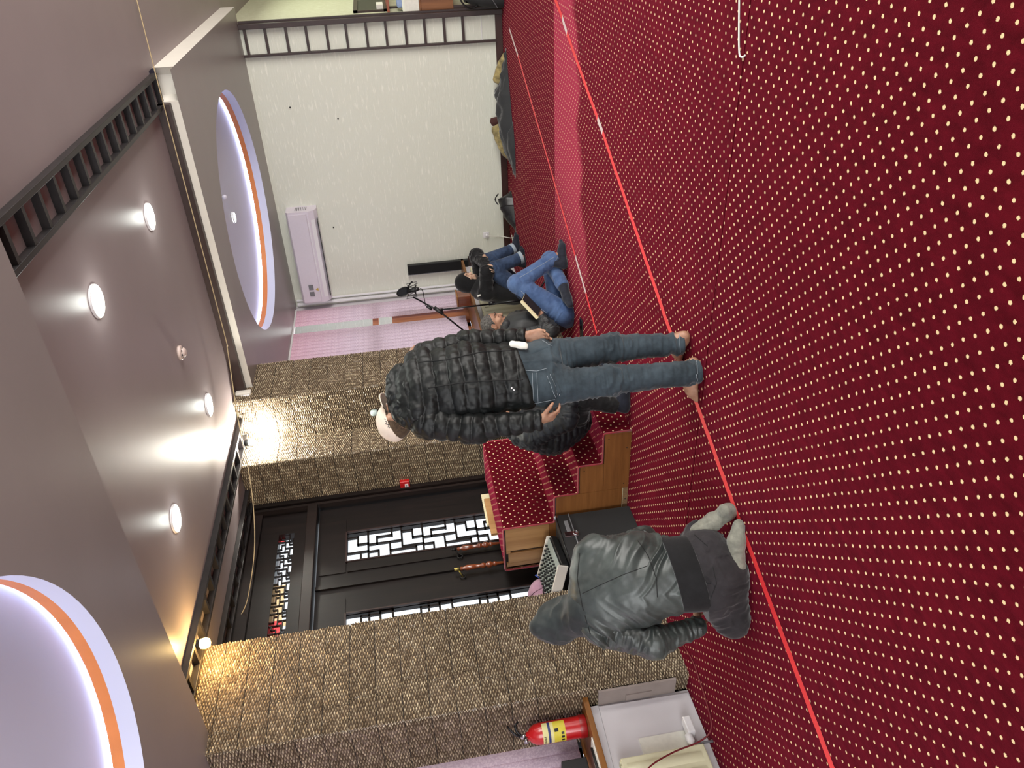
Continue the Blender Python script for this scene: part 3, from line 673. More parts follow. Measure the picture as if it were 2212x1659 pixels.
part(MB().lathe([(.015, fy - .05), (.015, fy - .02)], (fx + .01, 0, 1.09), 14, 'Y'), 'gauge', M_CHROME, fe)
bm_ = empty('black_monitor', (-4.50, 2.5, .70), 'black box-like monitor standing on the near sill beside the extinguisher', 'monitor')
part(MB().box(-4.70, -4.54, 1.9, 2.64, .74, .90, .008), 'body', plain('soft_black', (30, 30, 32), .7), bm_); part(MB().box(-4.66, -4.56, 2.0, 2.25, .70, .745), 'foot', M_BLACK, bm_)
ph = empty('black_pen', (-4.42, 2.52, .70), 'dark slim object lying on papers on the near sill edge', 'pen')
part(MB().tube([(-4.43, 2.62, .715), (-4.41, 2.42, .715)], .008), 'barrel', M_BLACK, ph)
o = MB().box(-4.52, -4.385, 2.3, 2.66, .70, .707).build('paper_sheets', M_PAPER); tag(o, 'flat white papers lying on the near sill', 'papers')
# objects on the far sill
fs_ = [('white_tissue_box', -4.52, -4.38, 7.3, 7.62, .70, .80, M_PAPER, 'white paper packet on the far sill nearest the stone pier'),
       ('stacked_books', -4.60, -4.42, 9.1, 9.38, .70, .76, M_TAN, 'short stack of pale books at the far end of the sill')]
for nm, x0, x1, y0, y1, z0, z1, mt, lb in fs_:
    r = empty(nm, ((x0 + x1) / 2, (y0 + y1) / 2, z0), lb, nm.split('_')[-1])
    part(MB().box(x0, x1, y0, y1, z0, z1, .006), 'block', mt, r); part(MB().box(x0 + .004, x1 + .004, y0 - .004, y1 - .01, z1, z1 + .012), 'cover', M_WHITE, r)
bw = empty('brown_box', (-4.42, 9.2, .70), 'small brown carved box on the far sill behind the hooded man', 'box')
part(MB().box(-4.50, -4.36, 8.72, 8.92, .70, .86, .004), 'body', M_TURN, bw); part(MB().box(-4.51, -4.35, 8.71, 8.93, .86, .875, .003), 'lid', M_SILLW, bw)
# ------------------------------------------------------------------ stepped pulpit
SY0, SY1 = 4.31, 5.42
mb_ = empty('stepped_pulpit', (-4.0, 4.86, 0), 'oak-sided pulpit steps covered in dotted red carpet, in front of the door', 'steps')
prof = [(-3.37, 0.0), (-3.37, .205), (-3.645, .205), (-3.645, .387), (-3.905, .387), (-3.905, .57), (-4.163, .57), (-4.163, .972), (-4.59, .972), (-4.59, 0.0)]
def steps_board(x0, x1, z0, z1): return MB().box(x0 + .001, x1 - .001, SY0, SY0 + .018, z0 + .001, z1 - .001)
for x0, x1, z0, z1, mt in ((-3.905, -3.37, .0, .20, M_STEPW), (-3.905, -3.645, .20, .382, M_STEPW), (-4.163, -3.905, .045, .565, M_STEPW), (-4.40, -4.163, .62, .965, M_STEPW2), (-4.405, -4.163, .0, .62, M_STEPW), (-4.53, -4.425, .625, .95, M_STEPW2), (-4.585, -4.53, .62, .965, M_STEPW2), (-4.585, -4.405, 0, .62, M_STEPW), (-4.43, -4.40, .93, .965, M_STEPW2)):
    part(steps_board(x0, x1, z0, z1), 'side_board', mt, mb_)
part(MB().box(-4.163, -3.905, SY0 + .004, SY0 + .02, 0, .045), 'plinth_strip', plain('chipboard', (158, 128, 92), .8, var=.3, nscale=90), mb_)
part(MB().box(-4.163, -3.905, SY0 + .0, SY0 + .02, .041, .048), 'edge_strip', M_TAN, mb_)
part(MB().prism([(x + (0.004 if x > -4.59 else -.0), z) for x, z in prof], 'Y', SY0 + .02, SY1), 'core', M_GROUT, mb_)
part(MB().box(-4.59, -4.57, SY0, SY1, 0, .97), 'back_board', M_STEPW, mb_)
scr = MB()
for x, z in ((-3.42, .17), (-3.52, .03), (-3.69, .35), (-3.86, .04), (-4.12, .53), (-4.02, .02)): scr.lathe([(.0045, SY0 - .001), (.0045, SY0 + .002)], (x, 0, z), 8, 'Y')
part(scr, 'screw_heads', M_BLACK, mb_)
def rounded(pr, r=.018, n=4):
    out = []
    for i, p in enumerate(pr):
        if i in (0, len(pr) - 1): out.append(p); continue
        a, b, c = Vector(pr[i - 1]), Vector(p), Vector(pr[i + 1]); u = (a - b).normalized() * r; v = (c - b).normalized() * r
        for k in range(n + 1):
            t = k / n; out.append(tuple((b + u) * (1 - t) ** 2 + b * 2 * t * (1 - t) + (b + v) * t ** 2))
    return out
rp = rounded([(-3.362, 0.002)] + [(x + .008, z + .008) for x, z in prof[1:8]] + [(-4.60, .98), (-4.60, .60)])
ss = [0]
for a, b in zip(rp, rp[1:]): ss.append(ss[-1] + math.hypot(a[0] - b[0], a[1] - b[1]))
rn = MB(); NY = 6
for i, (x, z) in enumerate(rp):
    for j in range(NY + 1): rn.v.append((x, SY0 - .004 + (SY1 - SY0 + .008) * j / NY, z))
for i in range(len(rp) - 1):
    for j in range(NY): rn.f.append((i * (NY + 1) + j, i * (NY + 1) + j + 1, (i + 1) * (NY + 1) + j + 1, (i + 1) * (NY + 1) + j)); rn.sm.append(True)
ro = rn.build('carpet_runner', M_CARPET2); adopt(ro, mb_)
uvl = ro.data.uv_layers.new(name='UVMap')
for pl in ro.data.polygons:
    for li in pl.loop_indices:
        vi = ro.data.loops[li].vertex_index; uvl.data[li].uv = (ro.data.vertices[vi].co.y, ss[vi // (NY + 1)])
M_PIPE = plain('carpet_piping', (150, 36, 50), .8, sheen=.4)
for yy in (SY0 - .004, SY1 + .004): part(MB().tube([(x, yy, z) for x, z in rp], .007, 6), 'piping', M_PIPE, mb_)
bk = empty('pale_books', (-4.45, 5.30, .98), 'pair of pale wooden boards standing behind the top of the pulpit', 'boards')
part(MB().box(-4.64, -4.612, 4.75, 5.2, .30, 1.03, .003), 'board', M_STEPW2, bk); part(MB().box(-4.67, -4.645, 4.9, 5.3, .30, 1.045, .003), 'board', M_TAN, bk)
# ------------------------------------------------------------------ flight case, mixer, pouch
fc = empty('flight_case', (-4.32, 3.95, 0), 'black rack flight case with metal trim, standing beside the pulpit steps', 'case')
CX0, CX1, CY0, CY1 = -4.60, -4.06, 3.72, 4.27
part(MB().box(CX0, CX1, CY0, CY1, 0, .475, .004), 'body', plain('case_cloth', (20, 20, 21), .9, sheen=.2), fc)
part(MB().box(CX0 - .003, CX1 + .003, CY0 - .003, CY1 + .003, .48, .575, .004), 'lid', plain('case_lid', (24, 24, 26), .6, bump=.4, nscale=120), fc)
for z in (.478, .578): 
    t = MB(); 
    for (a, b) in (((CX1 + .004, CY0), (CX1 + .004, CY1)), ((CX0, CY0 - .004), (CX1, CY0 - .004))): t.tube([(*a, z), (*b, z)], .005, 6)
    part(t, 'metal_edge', M_BLACKM if z > .5 else M_GREYP, fc)
for y in (CY0 + .01, CY1 - .01):
    part(MB().lathe([(.004, .56), (.016, .565), (.018, .58), (.012, .592), (.003, .596)], (CX1 - .008, y, 0), 12), 'corner_cap', M_CHROME, fc)
t = MB().box(CX1 + .003, CX1 + .009, 4.03, 4.08, .455, .555, .002); t.tube([(CX1 + .012, 4.055 + .018 * math.cos(a), .47 + .018 * math.sin(a)) for a in np.linspace(0, 6.3, 15)], .004, 6)
part(t, 'butterfly_latch', M_CHROME, fc); part(MB().box(CX1 + .003, CX1 + .007, 4.08, 4.2, .50, .53, .002), 'handle_plate', M_GREYP, fc)
mx = empty('mixing_console', (-4.34, 3.96, .58), 'grey tilted mixing console with rows of black knobs, on the flight case', 'mixer')
mo = Matrix.Translation((-4.33, 3.96, .615)) @ Matrix.Rotation(math.radians(14), 4, 'Z') @ Matrix.Rotation(math.radians(16), 4, 'Y')
def loc(mbx, nm, mt, root, M):
    mbx.v = [tuple(M @ Vector(v)) for v in mbx.v]; return part(mbx, nm, mt, root)
loc(MB().box(-.17, .17, -.20, .20, .03, .075, .006), 'chassis', M_BLACK, mx, mo)
loc(MB().box(-.168, .168, -.198, .198, .076, .082, .002), 'top_plate', plain('console_grey', (160, 170, 166), .45, metal=.2), mx, mo)
loc(MB().box(-.175, .175, -.215, -.2, .02, .098, .005), 'side_cheek', M_FASCIA, mx, mo); loc(MB().box(-.175, .175, .2, .215, .02, .098, .005), 'side_cheek', M_FASCIA, mx, mo)
loc(MB().box(.16, .185, -.2, .2, .02, .07, .004), 'rear_panel', M_BLACK, mx, mo)
kme = None
for i in range(9):
    for j in range(7):
        if kme is None: kb = MB().lathe([(.0085, 0), (.0075, .014), (.006, .018)], n=10).build('knob', M_BLACK); kme = kb.data
        else: kb = link('knob', kme)
        v = mo @ Vector((-.145 + j * .042, -.175 + i * .044, .082)); kb.parent = mx; kb.location = v - mx.location; kb.rotation_euler = mo.to_euler()
cabs = MB()
for i in range(4):
    a = mo @ Vector((-.02 + .03 * i, -.17 + .02 * i, .09)); cabs.tube(smooth_path([a, a + Vector((0, 0, .05)), a + Vector((-.03, -.02, .07)), a + Vector((-.07, -.03, .04))]), .004, 6)
part(cabs, 'plug_leads', M_CABLE, mx)
pb = empty('mauve_pouch', (-4.55, 4.02, .62), 'soft mauve fabric pouch slumped behind the mixing console', 'pouch')
g = MB(); g.grid(lambda u, v: ((-4.62 + .10 * math.sin(v * math.pi) ** .55 * math.cos(u * 2 * math.pi) * (1 + .12 * math.sin(5 * u * 6.28))), 4.0 + .17 * math.sin(v * math.pi) ** .55 * math.sin(u * 2 * math.pi) * (1 + .08 * math.sin(7 * u * 6.28 + v * 5)), 0.592 + .25 * v + .015 * math.sin(u * 12)), 40, 20)
part(g, 'bag', M_PILLOW, pb); part(MB().tube([(-4.56, 4.12, .72), (-4.56, 4.17, .76), (-4.57, 4.20, .70)], .006), 'cord', plain('blue_cord', (60, 90, 180), .6), pb)
# ------------------------------------------------------------------ microphone on a boom stand
D = 7.65
def Wp(x, y, d=D): return Vector(W(x, y, d))
ms = empty('microphone_stand', (-3.62, 6.98, 0), 'black boom stand holding a studio microphone, behind the man in grey jeans', 'microphone stand')
pivot = Wp(946, 670); tipb = Wp(893, 642); taile = Wp(1004, 716)
base = Vector((pivot.x, pivot.y, 0.0)) + Vector((.0, .02, 0))
part(MB().tube([base + Vector((0, 0, .25)), pivot.lerp(base, .45)], .012, 10).tube([pivot.lerp(base, .45), pivot], .0085, 10).lathe([(.018, pivot.z * .55 - .03), (.018, pivot.z * .55 + .03)], (base.x, base.y, 0), 12), 'upright', M_BLACKM, ms)
part(MB().tube([tipb, pivot, taile], .0085, 10), 'boom_arm', M_BLACKM, ms)
dv = (taile - tipb).normalized()
part(MB().tube([pivot - dv * .045, pivot + dv * .06], .02, 12).tube([pivot + Vector((0, 0, -.05)), pivot + Vector((0, 0, .01))], .014, 10), 'boom_clutch', M_BLACK, ms)
part(MB().tube([tipb + dv * .16, tipb + dv * .22], .013, 10), 'arm_sleeve', M_BLACK, ms)
part(MB().tube([taile, taile + dv * .06], .017, 10), 'counterweight', M_BLACK, ms)
for a in (0.4, 2.5, 4.6):
    part(MB().tube([base + Vector((0, 0, .24)), base + Vector((.28 * math.cos(a), .28 * math.sin(a), .012))], .008, 8).tube([base + Vector((0, 0, .12)), base + Vector((.13 * math.cos(a), .13 * math.sin(a), .13))], .004, 6), 'leg', M_BLACKM, ms)
mc = empty('studio_microphone', tuple(Wp(890, 630)), 'black studio microphone in a cage mount with round pop shield', 'microphone')
c0 = Wp(890, 627); ax = (Wp(903, 625) - Wp(880, 630)).normalized(); sd_ = (Wp(890, 612) - Wp(890, 645)).normalized()
part(MB().tube([c0 - ax * .05, c0 + ax * .05, c0 + ax * .075], [.021, .021, .012], 16), 'body', M_BLACK, mc)
part(MB().tube([c0 + ax * .072, c0 + ax * .078], .015, 14), 'ring', M_CHROME, mc)
cg = MB(); vv = ax.cross(sd_).normalized()
for k in (-1, 1):
    q = c0 + ax * .035 * k; cg.tube([q + (sd_ * math.cos(a) + vv * math.sin(a)) * .045 for a in np.linspace(0, 2 * math.pi, 19)], .0035, 6)
for a in np.linspace(0, 2 * math.pi, 7)[:-1]:
    d1 = sd_ * math.cos(a) + vv * math.sin(a); d2 = sd_ * math.cos(a + .5) + vv * math.sin(a + .5)
    cg.tube([c0 - ax * .04 + d1 * .03, c0 - ax * .055 + d1 * .075, c0 + ax * .05 + d2 * .078, c0 + ax * .035 + d2 * .03], .003, 6)
    cg.tube([c0 + ax * .035 + d1 * .045, c0 - ax * .035 + d2 * .045], .0025, 6)
part(cg, 'shock_mount', M_BLACKM, mc)
pc = Wp(871, 630); pn = (Vector((0, 0, CAMH)) - pc).normalized(); u1 = (Wp(884, 620) - Wp(858, 636)).normalized(); u2 = (Wp(862, 622) - Wp(878, 640)).normalized()
rg = MB(); rg.tube([pc + u1 * .066 * math.cos(a) + u2 * .040 * math.sin(a) + pn * .03 * math.sin(a) for a in np.linspace(0, 2 * math.pi, 33)], .005, 6); part(rg, 'pop_shield_rim', M_BLACK, mc)
dm = MB(); dm.v = [tuple(pc)] + [tuple(pc + u1 * .064 * math.cos(a) + u2 * .038 * math.sin(a) + pn * .03 * math.sin(a)) for a in np.linspace(0, 2 * math.pi, 33)[:-1]]; dm.f = [(0, 1 + i, 1 + (i + 1) % 32) for i in range(32)]; dm.sm = [False] * 32
part(dm, 'pop_shield_mesh', plain('mesh_cloth', (30, 32, 38), .8), mc)
part(MB().tube([Wp(881, 622), Wp(885, 614), Wp(891, 608)], .008, 8), 'clamp_rod', M_BLACK, mc)
part(MB().tube(smooth_path([Wp(903, 624), Wp(910, 624), Wp(914, 632), Wp(917, 648), Wp(919, 660)]), .0045, 6), 'lead', M_CABLE, mc)
# ------------------------------------------------------------------ floor: tapes, cord, phone
def tape(name, pts, label, w=.045, white=()):
    r = empty(name, (*pts[0], 0), label, 'tape')
    for i, (a, b) in enumerate(zip(pts, pts[1:])):
        a, b = Vector((*a, 0)), Vector((*b, 0)); d = (b - a).normalized(); n = Vector((-d.y, d.x, 0)); m = MB(); L = (b - a).length; k = max(2, int(L / .05)); rs = random.Random(i)
        vs_ = []
        for q in range(k + 1):
            p = a + d * L * q / k; jj = rs.uniform(-.0025, .0025); vs_ += [tuple(p - n * (w / 2 + jj) + Vector((0, 0, .0035))), tuple(p + n * (w / 2 - jj) + Vector((0, 0, .0035)))]
        m.add(vs_, [(2 * q, 2 * q + 1, 2 * q + 3, 2 * q + 2) for q in range(k)]); part(m, 'tape_length', M_TAPEW if i in white else M_TAPE, r)
    return r
tape('floor_tape', [(-.80, 6.95), (-.93, 6.62), (-1.02, 6.45), (-1.44, 5.47), (-1.50, 5.33), (-2.2, 3.824), (-2.70, 2.607), (-3.095, 1.561), (-3.3, 1.0)], 'long red tape across the carpet, passing under the standing man', white=(1, 3))
tape('floor_tape', [(-1.382, 9.325), (-1.58, 8.78), (-2.396, 6.899), (-2.76, 6.08), (-2.93, 5.70), (-3.112, 5.315)], 'red tape on the far carpet in front of the man with the book', .04, white=(0, 3))
fc2 = MB().tube(smooth_path([(-.42, 3.32, .006), (-.62, 3.26, .006), (-.645, 3.225, .006), (-.635, 3.20, .004)]), .004, 6).build('white_wire', M_PAPER); tag(fc2, 'short white wire lying on the carpet seam at the top edge', 'wire')
fp = empty('smartphone', (-3.34, 5.80, 0), 'black phone lying flat on the carpet beside the man with the book', 'phone')
mm = Matrix.Translation((-3.34, 5.80, .003)) @ Matrix.Rotation(math.radians(8), 4, 'Z')
loc(MB().box(-.10, .10, -.045, .045, 0, .010, .004), 'case', M_BLACK, fp, mm); loc(MB().box(-.092, .092, -.04, .04, .0098, .0106), 'screen', plain('screen_black', (12, 12, 14), .1), fp, mm)
# ------------------------------------------------------------------ passage wall: niche, shelf, desk, bag
ni = empty('wall_niche', (-1.26, 10.8, 1.5), 'dark recessed wooden niche in the pale green wall', 'niche')
part(MB().box(-1.262, -1.235, 10.28, 11.5, 1.32, 1.36).box(-1.262, -1.235, 10.28, 11.5, 1.67, 1.72).box(-1.262, -1.235, 10.28, 10.33, 1.32, 1.72), 'frame', M_FRAME, ni)
part(MB().box(-1.262, -1.252, 10.33, 11.5, 1.36, 1.67), 'recess', M_BLACK, ni); part(MB().box(-1.252, -1.2, 10.45, 10.7, 1.36, 1.44), 'paper_slip', M_PAPER, ni)
sh = empty('wall_shelf', (-1.2, 10.7, 1.28), 'reddish wooden shelf board under the dark niche', 'shelf')
part(MB().box(-1.26, -1.12, 10.18, 11.6, 1.29, 1.32, .003), 'board', plain('shelf_red', (140, 72, 52), .45), sh); part(MB().box(-1.26, -1.24, 10.5, 10.6, 1.17, 1.29), 'bracket', M_FRAME, sh)
dk = empty('low_cabinet', (-1.0, 10.4, 0), 'brown wooden cabinet against the pale green wall at the top edge', 'cabinet')
part(MB().box(-1.245, -.75, 9.96, 11.2, .55, .93, .004), 'body', M_DESK, dk); part(MB().box(-1.25, -.73, 9.94, 11.22, .93, .95, .003), 'top', M_DESK, dk)
for lx, ly in ((-1.22, 9.99), (-.78, 9.99), (-1.22, 11.16), (-.78, 11.16)): part(MB().box(lx - .02, lx + .02, ly - .02, ly + .02, 0, .55), 'leg', M_FRAME, dk)
for i in range(6):
    o = MB().box(-1.24, -1.06 + .01 * (i % 2), 9.965 + i * .03, 9.99 + i * .03, .952, 1.12 + .01 * (i % 3)).build('white_folder', M_PAPER)
    tag(o, 'white paper folder in the upright row on the brown cabinet', 'folder', 'white folders on the brown cabinet')
o = MB().box(-1.22, -1.0, 10.18, 10.4, .952, 1.2, .02).build('blue_packet', M_BLUEP); tag(o, 'pale blue packet behind the white folders on the brown cabinet', 'packet')
bgp = empty('black_bag', (-1.02, 9.75, 0), 'black soft travel bag standing on the carpet by the wall lattice', 'bag')
g = MB(); g.grid(lambda u, v: (-1.0 + .22 * math.copysign(abs(math.cos(u * 6.283)) ** .6, math.cos(u * 6.283)) * (1 - .30 * v ** 2), 9.72 + .14 * math.copysign(abs(math.sin(u * 6.283)) ** .6, math.sin(u * 6.283)) * (1 - .45 * v ** 2), .01 + .42 * v + .02 * math.sin(u * 20) * v), 40, 14)
g.add([(-1.0 + .22 * .70 * math.cos(a), 9.72 + .14 * .55 * math.sin(a), .43) for a in np.linspace(0, 6.283, 21)[:-1]], [tuple(range(20))])
part(g, 'body', plain('bag_nylon', (30, 32, 33), .6, bump=.3), bgp)
part(MB().tube(smooth_path([(-1.18, 9.66, .3), (-1.2, 9.62, .4), (-1.1, 9.6, .50), (-.95, 9.6, .45), (-.9, 9.62, .3)]), .01), 'strap', M_BLACK, bgp)
part(MB().tube(smooth_path([(-1.21, 9.62, .08), (-1.1, 9.57, .15), (-1.0, 9.57, .19), (-.85, 9.58, .16)]), .004), 'zip', M_GREYP, bgp)
def letters(txt, root, loc_, rot, size, mat, name='lettering'):
    cu = bpy.data.curves.new(name, 'FONT'); cu.body = txt; cu.size = size; cu.extrude = .0006; cu.align_x = 'CENTER'
    ob = bpy.data.objects.new(name, cu); me = bpy.data.meshes.new_from_object(ob); bpy.data.objects.remove(ob)
    M = Matrix.Translation(loc_) @ rot.to_4x4(); me.transform(M); o = link(name, me, mat); adopt(o, root); return o
# ------------------------------------------------------------------ heaps of clothing by the cream wall
def vnoise(p, seed=0):
    """vectorised value noise in [-1,1]; p (n,3)"""
    p = np.asarray(p, float); i = np.floor(p).astype(np.int64); f = p - i; f = f * f * (3 - 2 * f); r = 0
    for dx in (0, 1):
        for dy in (0, 1):
            for dz in (0, 1):
                h = (i[:, 0] + dx) * 374761393 + (i[:, 1] + dy) * 668265263 + (i[:, 2] + dz) * 2147483647 + seed * 974711
                h = (h ^ (h >> 13)) * 1274126177; h = (h ^ (h >> 16)) & 0xffff
                w = (f[:, 0] if dx else 1 - f[:, 0]) * (f[:, 1] if dy else 1 - f[:, 1]) * (f[:, 2] if dz else 1 - f[:, 2])
                r = r + w * (h / 32767.5 - 1)
    return r
def heap(name, pts, mat, root, seed, thick=.09, fold=.03, sc=(7, 16, 9)):
    """a crumpled cloth mound along a ground path; pts = (x, y, half width, height)"""
    P = [Vector(p[:2] + (0,)) for p in pts]; n = 60; m = 22; V = []
    for i in range(n + 1):
        t = i / n * (len(pts) - 1); k = min(int(t), len(pts) - 2); f = t - k; a, b = pts[k], pts[k + 1]
        q = [a[c] * (1 - f) + b[c] * f for c in range(4)]; d = (P[k + 1] - P[k]).normalized(); nr = Vector((-d.y, d.x, 0)); e = min(1, 4 * min(i, n - i) / n + .12)
        for j in range(m + 1):
            s = j / m * 2 - 1; V.append((q[0] + nr.x * s * q[2], q[1] + nr.y * s * q[2], max(0, 1 - s * s) ** .5 * q[3] * e))
    V = np.array(V); nz = vnoise(V * sc, seed) * fold + vnoise(V * np.array(sc) * 2.3, seed + 1) * fold * .5 + np.abs(vnoise(V * np.array(sc) * .8, seed + 2)) * -fold
    V[:, 2] = np.maximum(V[:, 2] + nz * (V[:, 2] > .004), .004); V[:, 0] += nz * .4; V[:, 1] += nz * .3
    g = MB(); g.add([tuple(v) for v in V], [(i * (m + 1) + j, i * (m + 1) + j + 1, (i + 1) * (m + 1) + j + 1, (i + 1) * (m + 1) + j) for i in range(n) for j in range(m)], True)
    return part(g, name, mat, root)
M_DKCL = plain('dark_cloth', (34, 36, 38), .75, sheen=.25, bump=.2); M_FUR = plain('tan_black_cloth', (176, 158, 104), .85, var=.85, nscale=16, sheen=.3); M_FUR2 = plain('dark_red_cloth', (70, 34, 30), .8)
jh = empty('coat_heap', (-2.3, 9.3, 0), 'heap of dark coats with tan striped lining along the foot of the cream wall', 'clothes')
heap('coat', [(-1.62, 9.62, .03, .02), (-1.85, 9.60, .08, .08), (-2.15, 9.55, .15, .15), (-2.5, 9.45, .17, .16), (-2.8, 9.36, .14, .11), (-3.05, 9.32, .08, .05)], M_DKCL, jh, 3)
heap('lining', [(-1.72, 9.70, .03, .04), (-1.85, 9.74, .06, .11), (-2.0, 9.73, .05, .17), (-2.1, 9.72, .03, .12)], M_FUR, jh, 5, fold=.02)
heap('lining', [(-2.45, 9.66, .03, .18), (-2.6, 9.64, .06, .20), (-2.8, 9.57, .07, .14), (-2.98, 9.46, .05, .07)], M_FUR, jh, 6, fold=.02)
heap('sleeve', [(-2.4, 9.3, .05, .08), (-2.7, 9.22, .07, .08), (-3.05, 9.22, .05, .05)], M_DKCL, jh, 8, fold=.02)
heap('collar', [(-2.42, 9.72, .03, .20), (-2.5, 9.72, .04, .22), (-2.58, 9.72, .02, .18)], M_FUR2, jh, 9, fold=.01)
bb = empty('black_pouch', (-3.58, 9.45, 0), 'small black leather bag slumped by the baseboard between coats and socks', 'bag')
heap('body', [(-3.36, 9.60, .06, .05), (-3.45, 9.58, .12, .17), (-3.55, 9.52, .13, .18), (-3.68, 9.40, .09, .09), (-3.82, 9.30, .04, .02)], plain('black_leather', (22, 22, 23), .35), bb, 11, fold=.018)
part(MB().tube(smooth_path([(-3.38, 9.60, .17), (-3.46, 9.62, .21), (-3.52, 9.58, .18)]), .008), 'strap', M_BLACK, bb)
# ------------------------------------------------------------------ people: continuous surfaces grown from tapered limbs
import openvdb
from mathutils.bvhtree import BVHTree
HR = np.array([math.cos(_a) , math.sin(_a), 0.0]); HF = np.array([-math.sin(_a), math.cos(_a), 0.0]); UP = np.array([0, 0, 1.0])
def nrm(v): v = np.array(v, float); return v / np.linalg.norm(v)
class Sdf:
    def __init__(s): s.p = []
    def cap(s, a, b, ra, rb=None, k=.03, flat=None, cut=0, sub=False):
        s.p.append(('c', np.array(a, float), np.array(b, float), ra, ra if rb is None else rb, k, flat, cut, sub)); return s
    def chain(s, pts, rs, k=.03, flat=None, cut=0):
        for i in range(len(pts) - 1): s.cap(pts[i], pts[i + 1], rs[i], rs[i + 1], k, flat, cut if i == len(pts) - 2 else 0)
        return s
    def ell(s, c, r, ax=None, k=.03, sub=False):
        s.p.append(('e', np.array(c, float), np.array(r, float), np.eye(3) if ax is None else np.array(ax, float), k, sub)); return s
    def bounds(s):
        lo, hi = np.full(3, 1e9), np.full(3, -1e9)
        for q in s.p:
            if q[-1]: continue
            if q[0] == 'c': r = max(q[3], q[4]); lo = np.minimum(lo, np.minimum(q[1], q[2]) - r); hi = np.maximum(hi, np.maximum(q[1], q[2]) + r)
            else: r = q[2].max(); lo = np.minimum(lo, q[1] - r); hi = np.maximum(hi, q[1] + r)
        return lo, hi
    def mesh(s, name, h, mat, disp=None, smooth=1, planes=()):
        lo, hi = s.bounds(); lo = lo - 4 * h; hi = hi + 4 * h; n = np.ceil((hi - lo) / h).astype(int) + 1
        D = np.full(n, .1, np.float32)
        for q in s.p:
            if q[0] == 'c':
                _, a, b, ra, rb, k, flat, cut, sub = q; m = max(ra, rb) + k + 3 * h; l2, h2 = np.minimum(a, b) - m, np.maximum(a, b) + m
            else:
                _, c, r, ax, k, sub = q; m = r.max() + k + 3 * h; l2, h2 = c - m, c + m
            i0 = np.clip(np.floor((l2 - lo) / h).astype(int), 0, n - 1); i1 = np.clip(np.ceil((h2 - lo) / h).astype(int) + 1, 1, n)
            X, Y, Z = np.meshgrid(*[lo[d] + h * np.arange(i0[d], i1[d]) for d in range(3)], indexing='ij'); P = np.stack([X, Y, Z], -1).astype(np.float32)
            if q[0] == 'c':
                if flat is not None:
                    nv, f = flat; nv = nrm(nv); mid = (a + b) / 2; w = (P - mid) @ nv; P = P + (w * (1 / f - 1))[..., None] * nv.astype(np.float32)
                    a2 = a + ((a - mid) @ nv) * (1 / f - 1) * nv; b2 = b + ((b - mid) @ nv) * (1 / f - 1) * nv
                else: a2, b2, f = a, b, 1.0
                ab = b2 - a2; L2 = ab @ ab + 1e-12; t = ((P - a2) @ ab) / L2; tc = np.clip(t, 0, 1); d = np.linalg.norm(P - (a2 + tc[..., None] * ab), axis=-1) - (ra + (rb - ra) * tc)
                if flat is not None and f < 1: d = d * (f + 1) / 2
                if cut: d = np.maximum(d, (t - 1) * math.sqrt(L2))
            else:
                Q = (P - c) @ ax.T; kk = np.linalg.norm(Q / r, axis=-1); d = (kk - 1) * r.min() if False else kk * (kk - 1) / np.maximum(np.linalg.norm(Q / (r * r), axis=-1), 1e-6)
            sl = tuple(slice(i0[x], i1[x]) for x in range(3)); O = D[sl]
            if sub: d = -d; hh = np.maximum(k - np.abs(O - d), 0) / k; D[sl] = np.maximum(O, d) + hh * hh * k * .25
            else: hh = np.maximum(k - np.abs(O - d), 0) / k; D[sl] = np.minimum(O, d) - hh * hh * k * .25
        if planes:
            X, Y, Z = np.meshgrid(*[lo[d] + h * np.arange(n[d]) for d in range(3)], indexing='ij')
            for pt, nn in planes: nn = nrm(nn); D = np.maximum(D, ((X - pt[0]) * nn[0] + (Y - pt[1]) * nn[1] + (Z - pt[2]) * nn[2]).astype(np.float32))
        D = np.clip(D, -.1, .1); g = openvdb.FloatGrid(background=.1); g.copyFromArray(np.ascontiguousarray(D, dtype=np.float32)); pts, quads = g.convertToQuads(isovalue=0.0)
        co = np.array(pts, float) * h + lo; quads = np.array(quads)[:, ::-1]
        me = bpy.data.meshes.new(name); me.vertices.add(len(co)); me.vertices.foreach_set('co', co.ravel()); me.loops.add(quads.size); me.loops.foreach_set('vertex_index', quads.ravel().astype(np.int32))
        me.polygons.add(len(quads)); me.polygons.foreach_set('loop_start', np.arange(0, quads.size, 4, dtype=np.int32)); me.update(calc_edges=True)
        e = np.zeros(len(me.edges) * 2, np.int32); me.edges.foreach_get('vertices', e); e = e.reshape(-1, 2)
        deg = np.bincount(e.ravel(), minlength=len(co)).astype(float)[:, None]; deg[deg == 0] = 1
        for _ in range(smooth):
            acc = np.zeros_like(co); np.add.at(acc, e[:, 0], co[e[:, 1]]); np.add.at(acc, e[:, 1], co[e[:, 0]]); co = .5 * co + .5 * acc / deg
        me.vertices.foreach_set('co', co.ravel()); me.update()
        nn = np.zeros(len(co) * 3); me.vertices.foreach_get('normal', nn); nn = nn.reshape(-1, 3)
        vol = (co[quads[:, 0]] * np.cross(co[quads[:, 1]], co[quads[:, 2]])).sum()
        if vol < 0: me.flip_normals(); nn = -nn
        if disp is not None:
            dv_ = disp(co, nn)
            for pt, n_ in planes: n_ = nrm(n_); dv_ = dv_ * np.clip(-((co - np.array(pt)) @ n_ + .002) / .03, 0, 1)
            co = co + nn * dv_[:, None]; me.vertices.foreach_set('co', co.ravel())
        me.polygons.foreach_set('use_smooth', np.ones(len(quads), bool)); me.update()
        return link(name, me, mat)
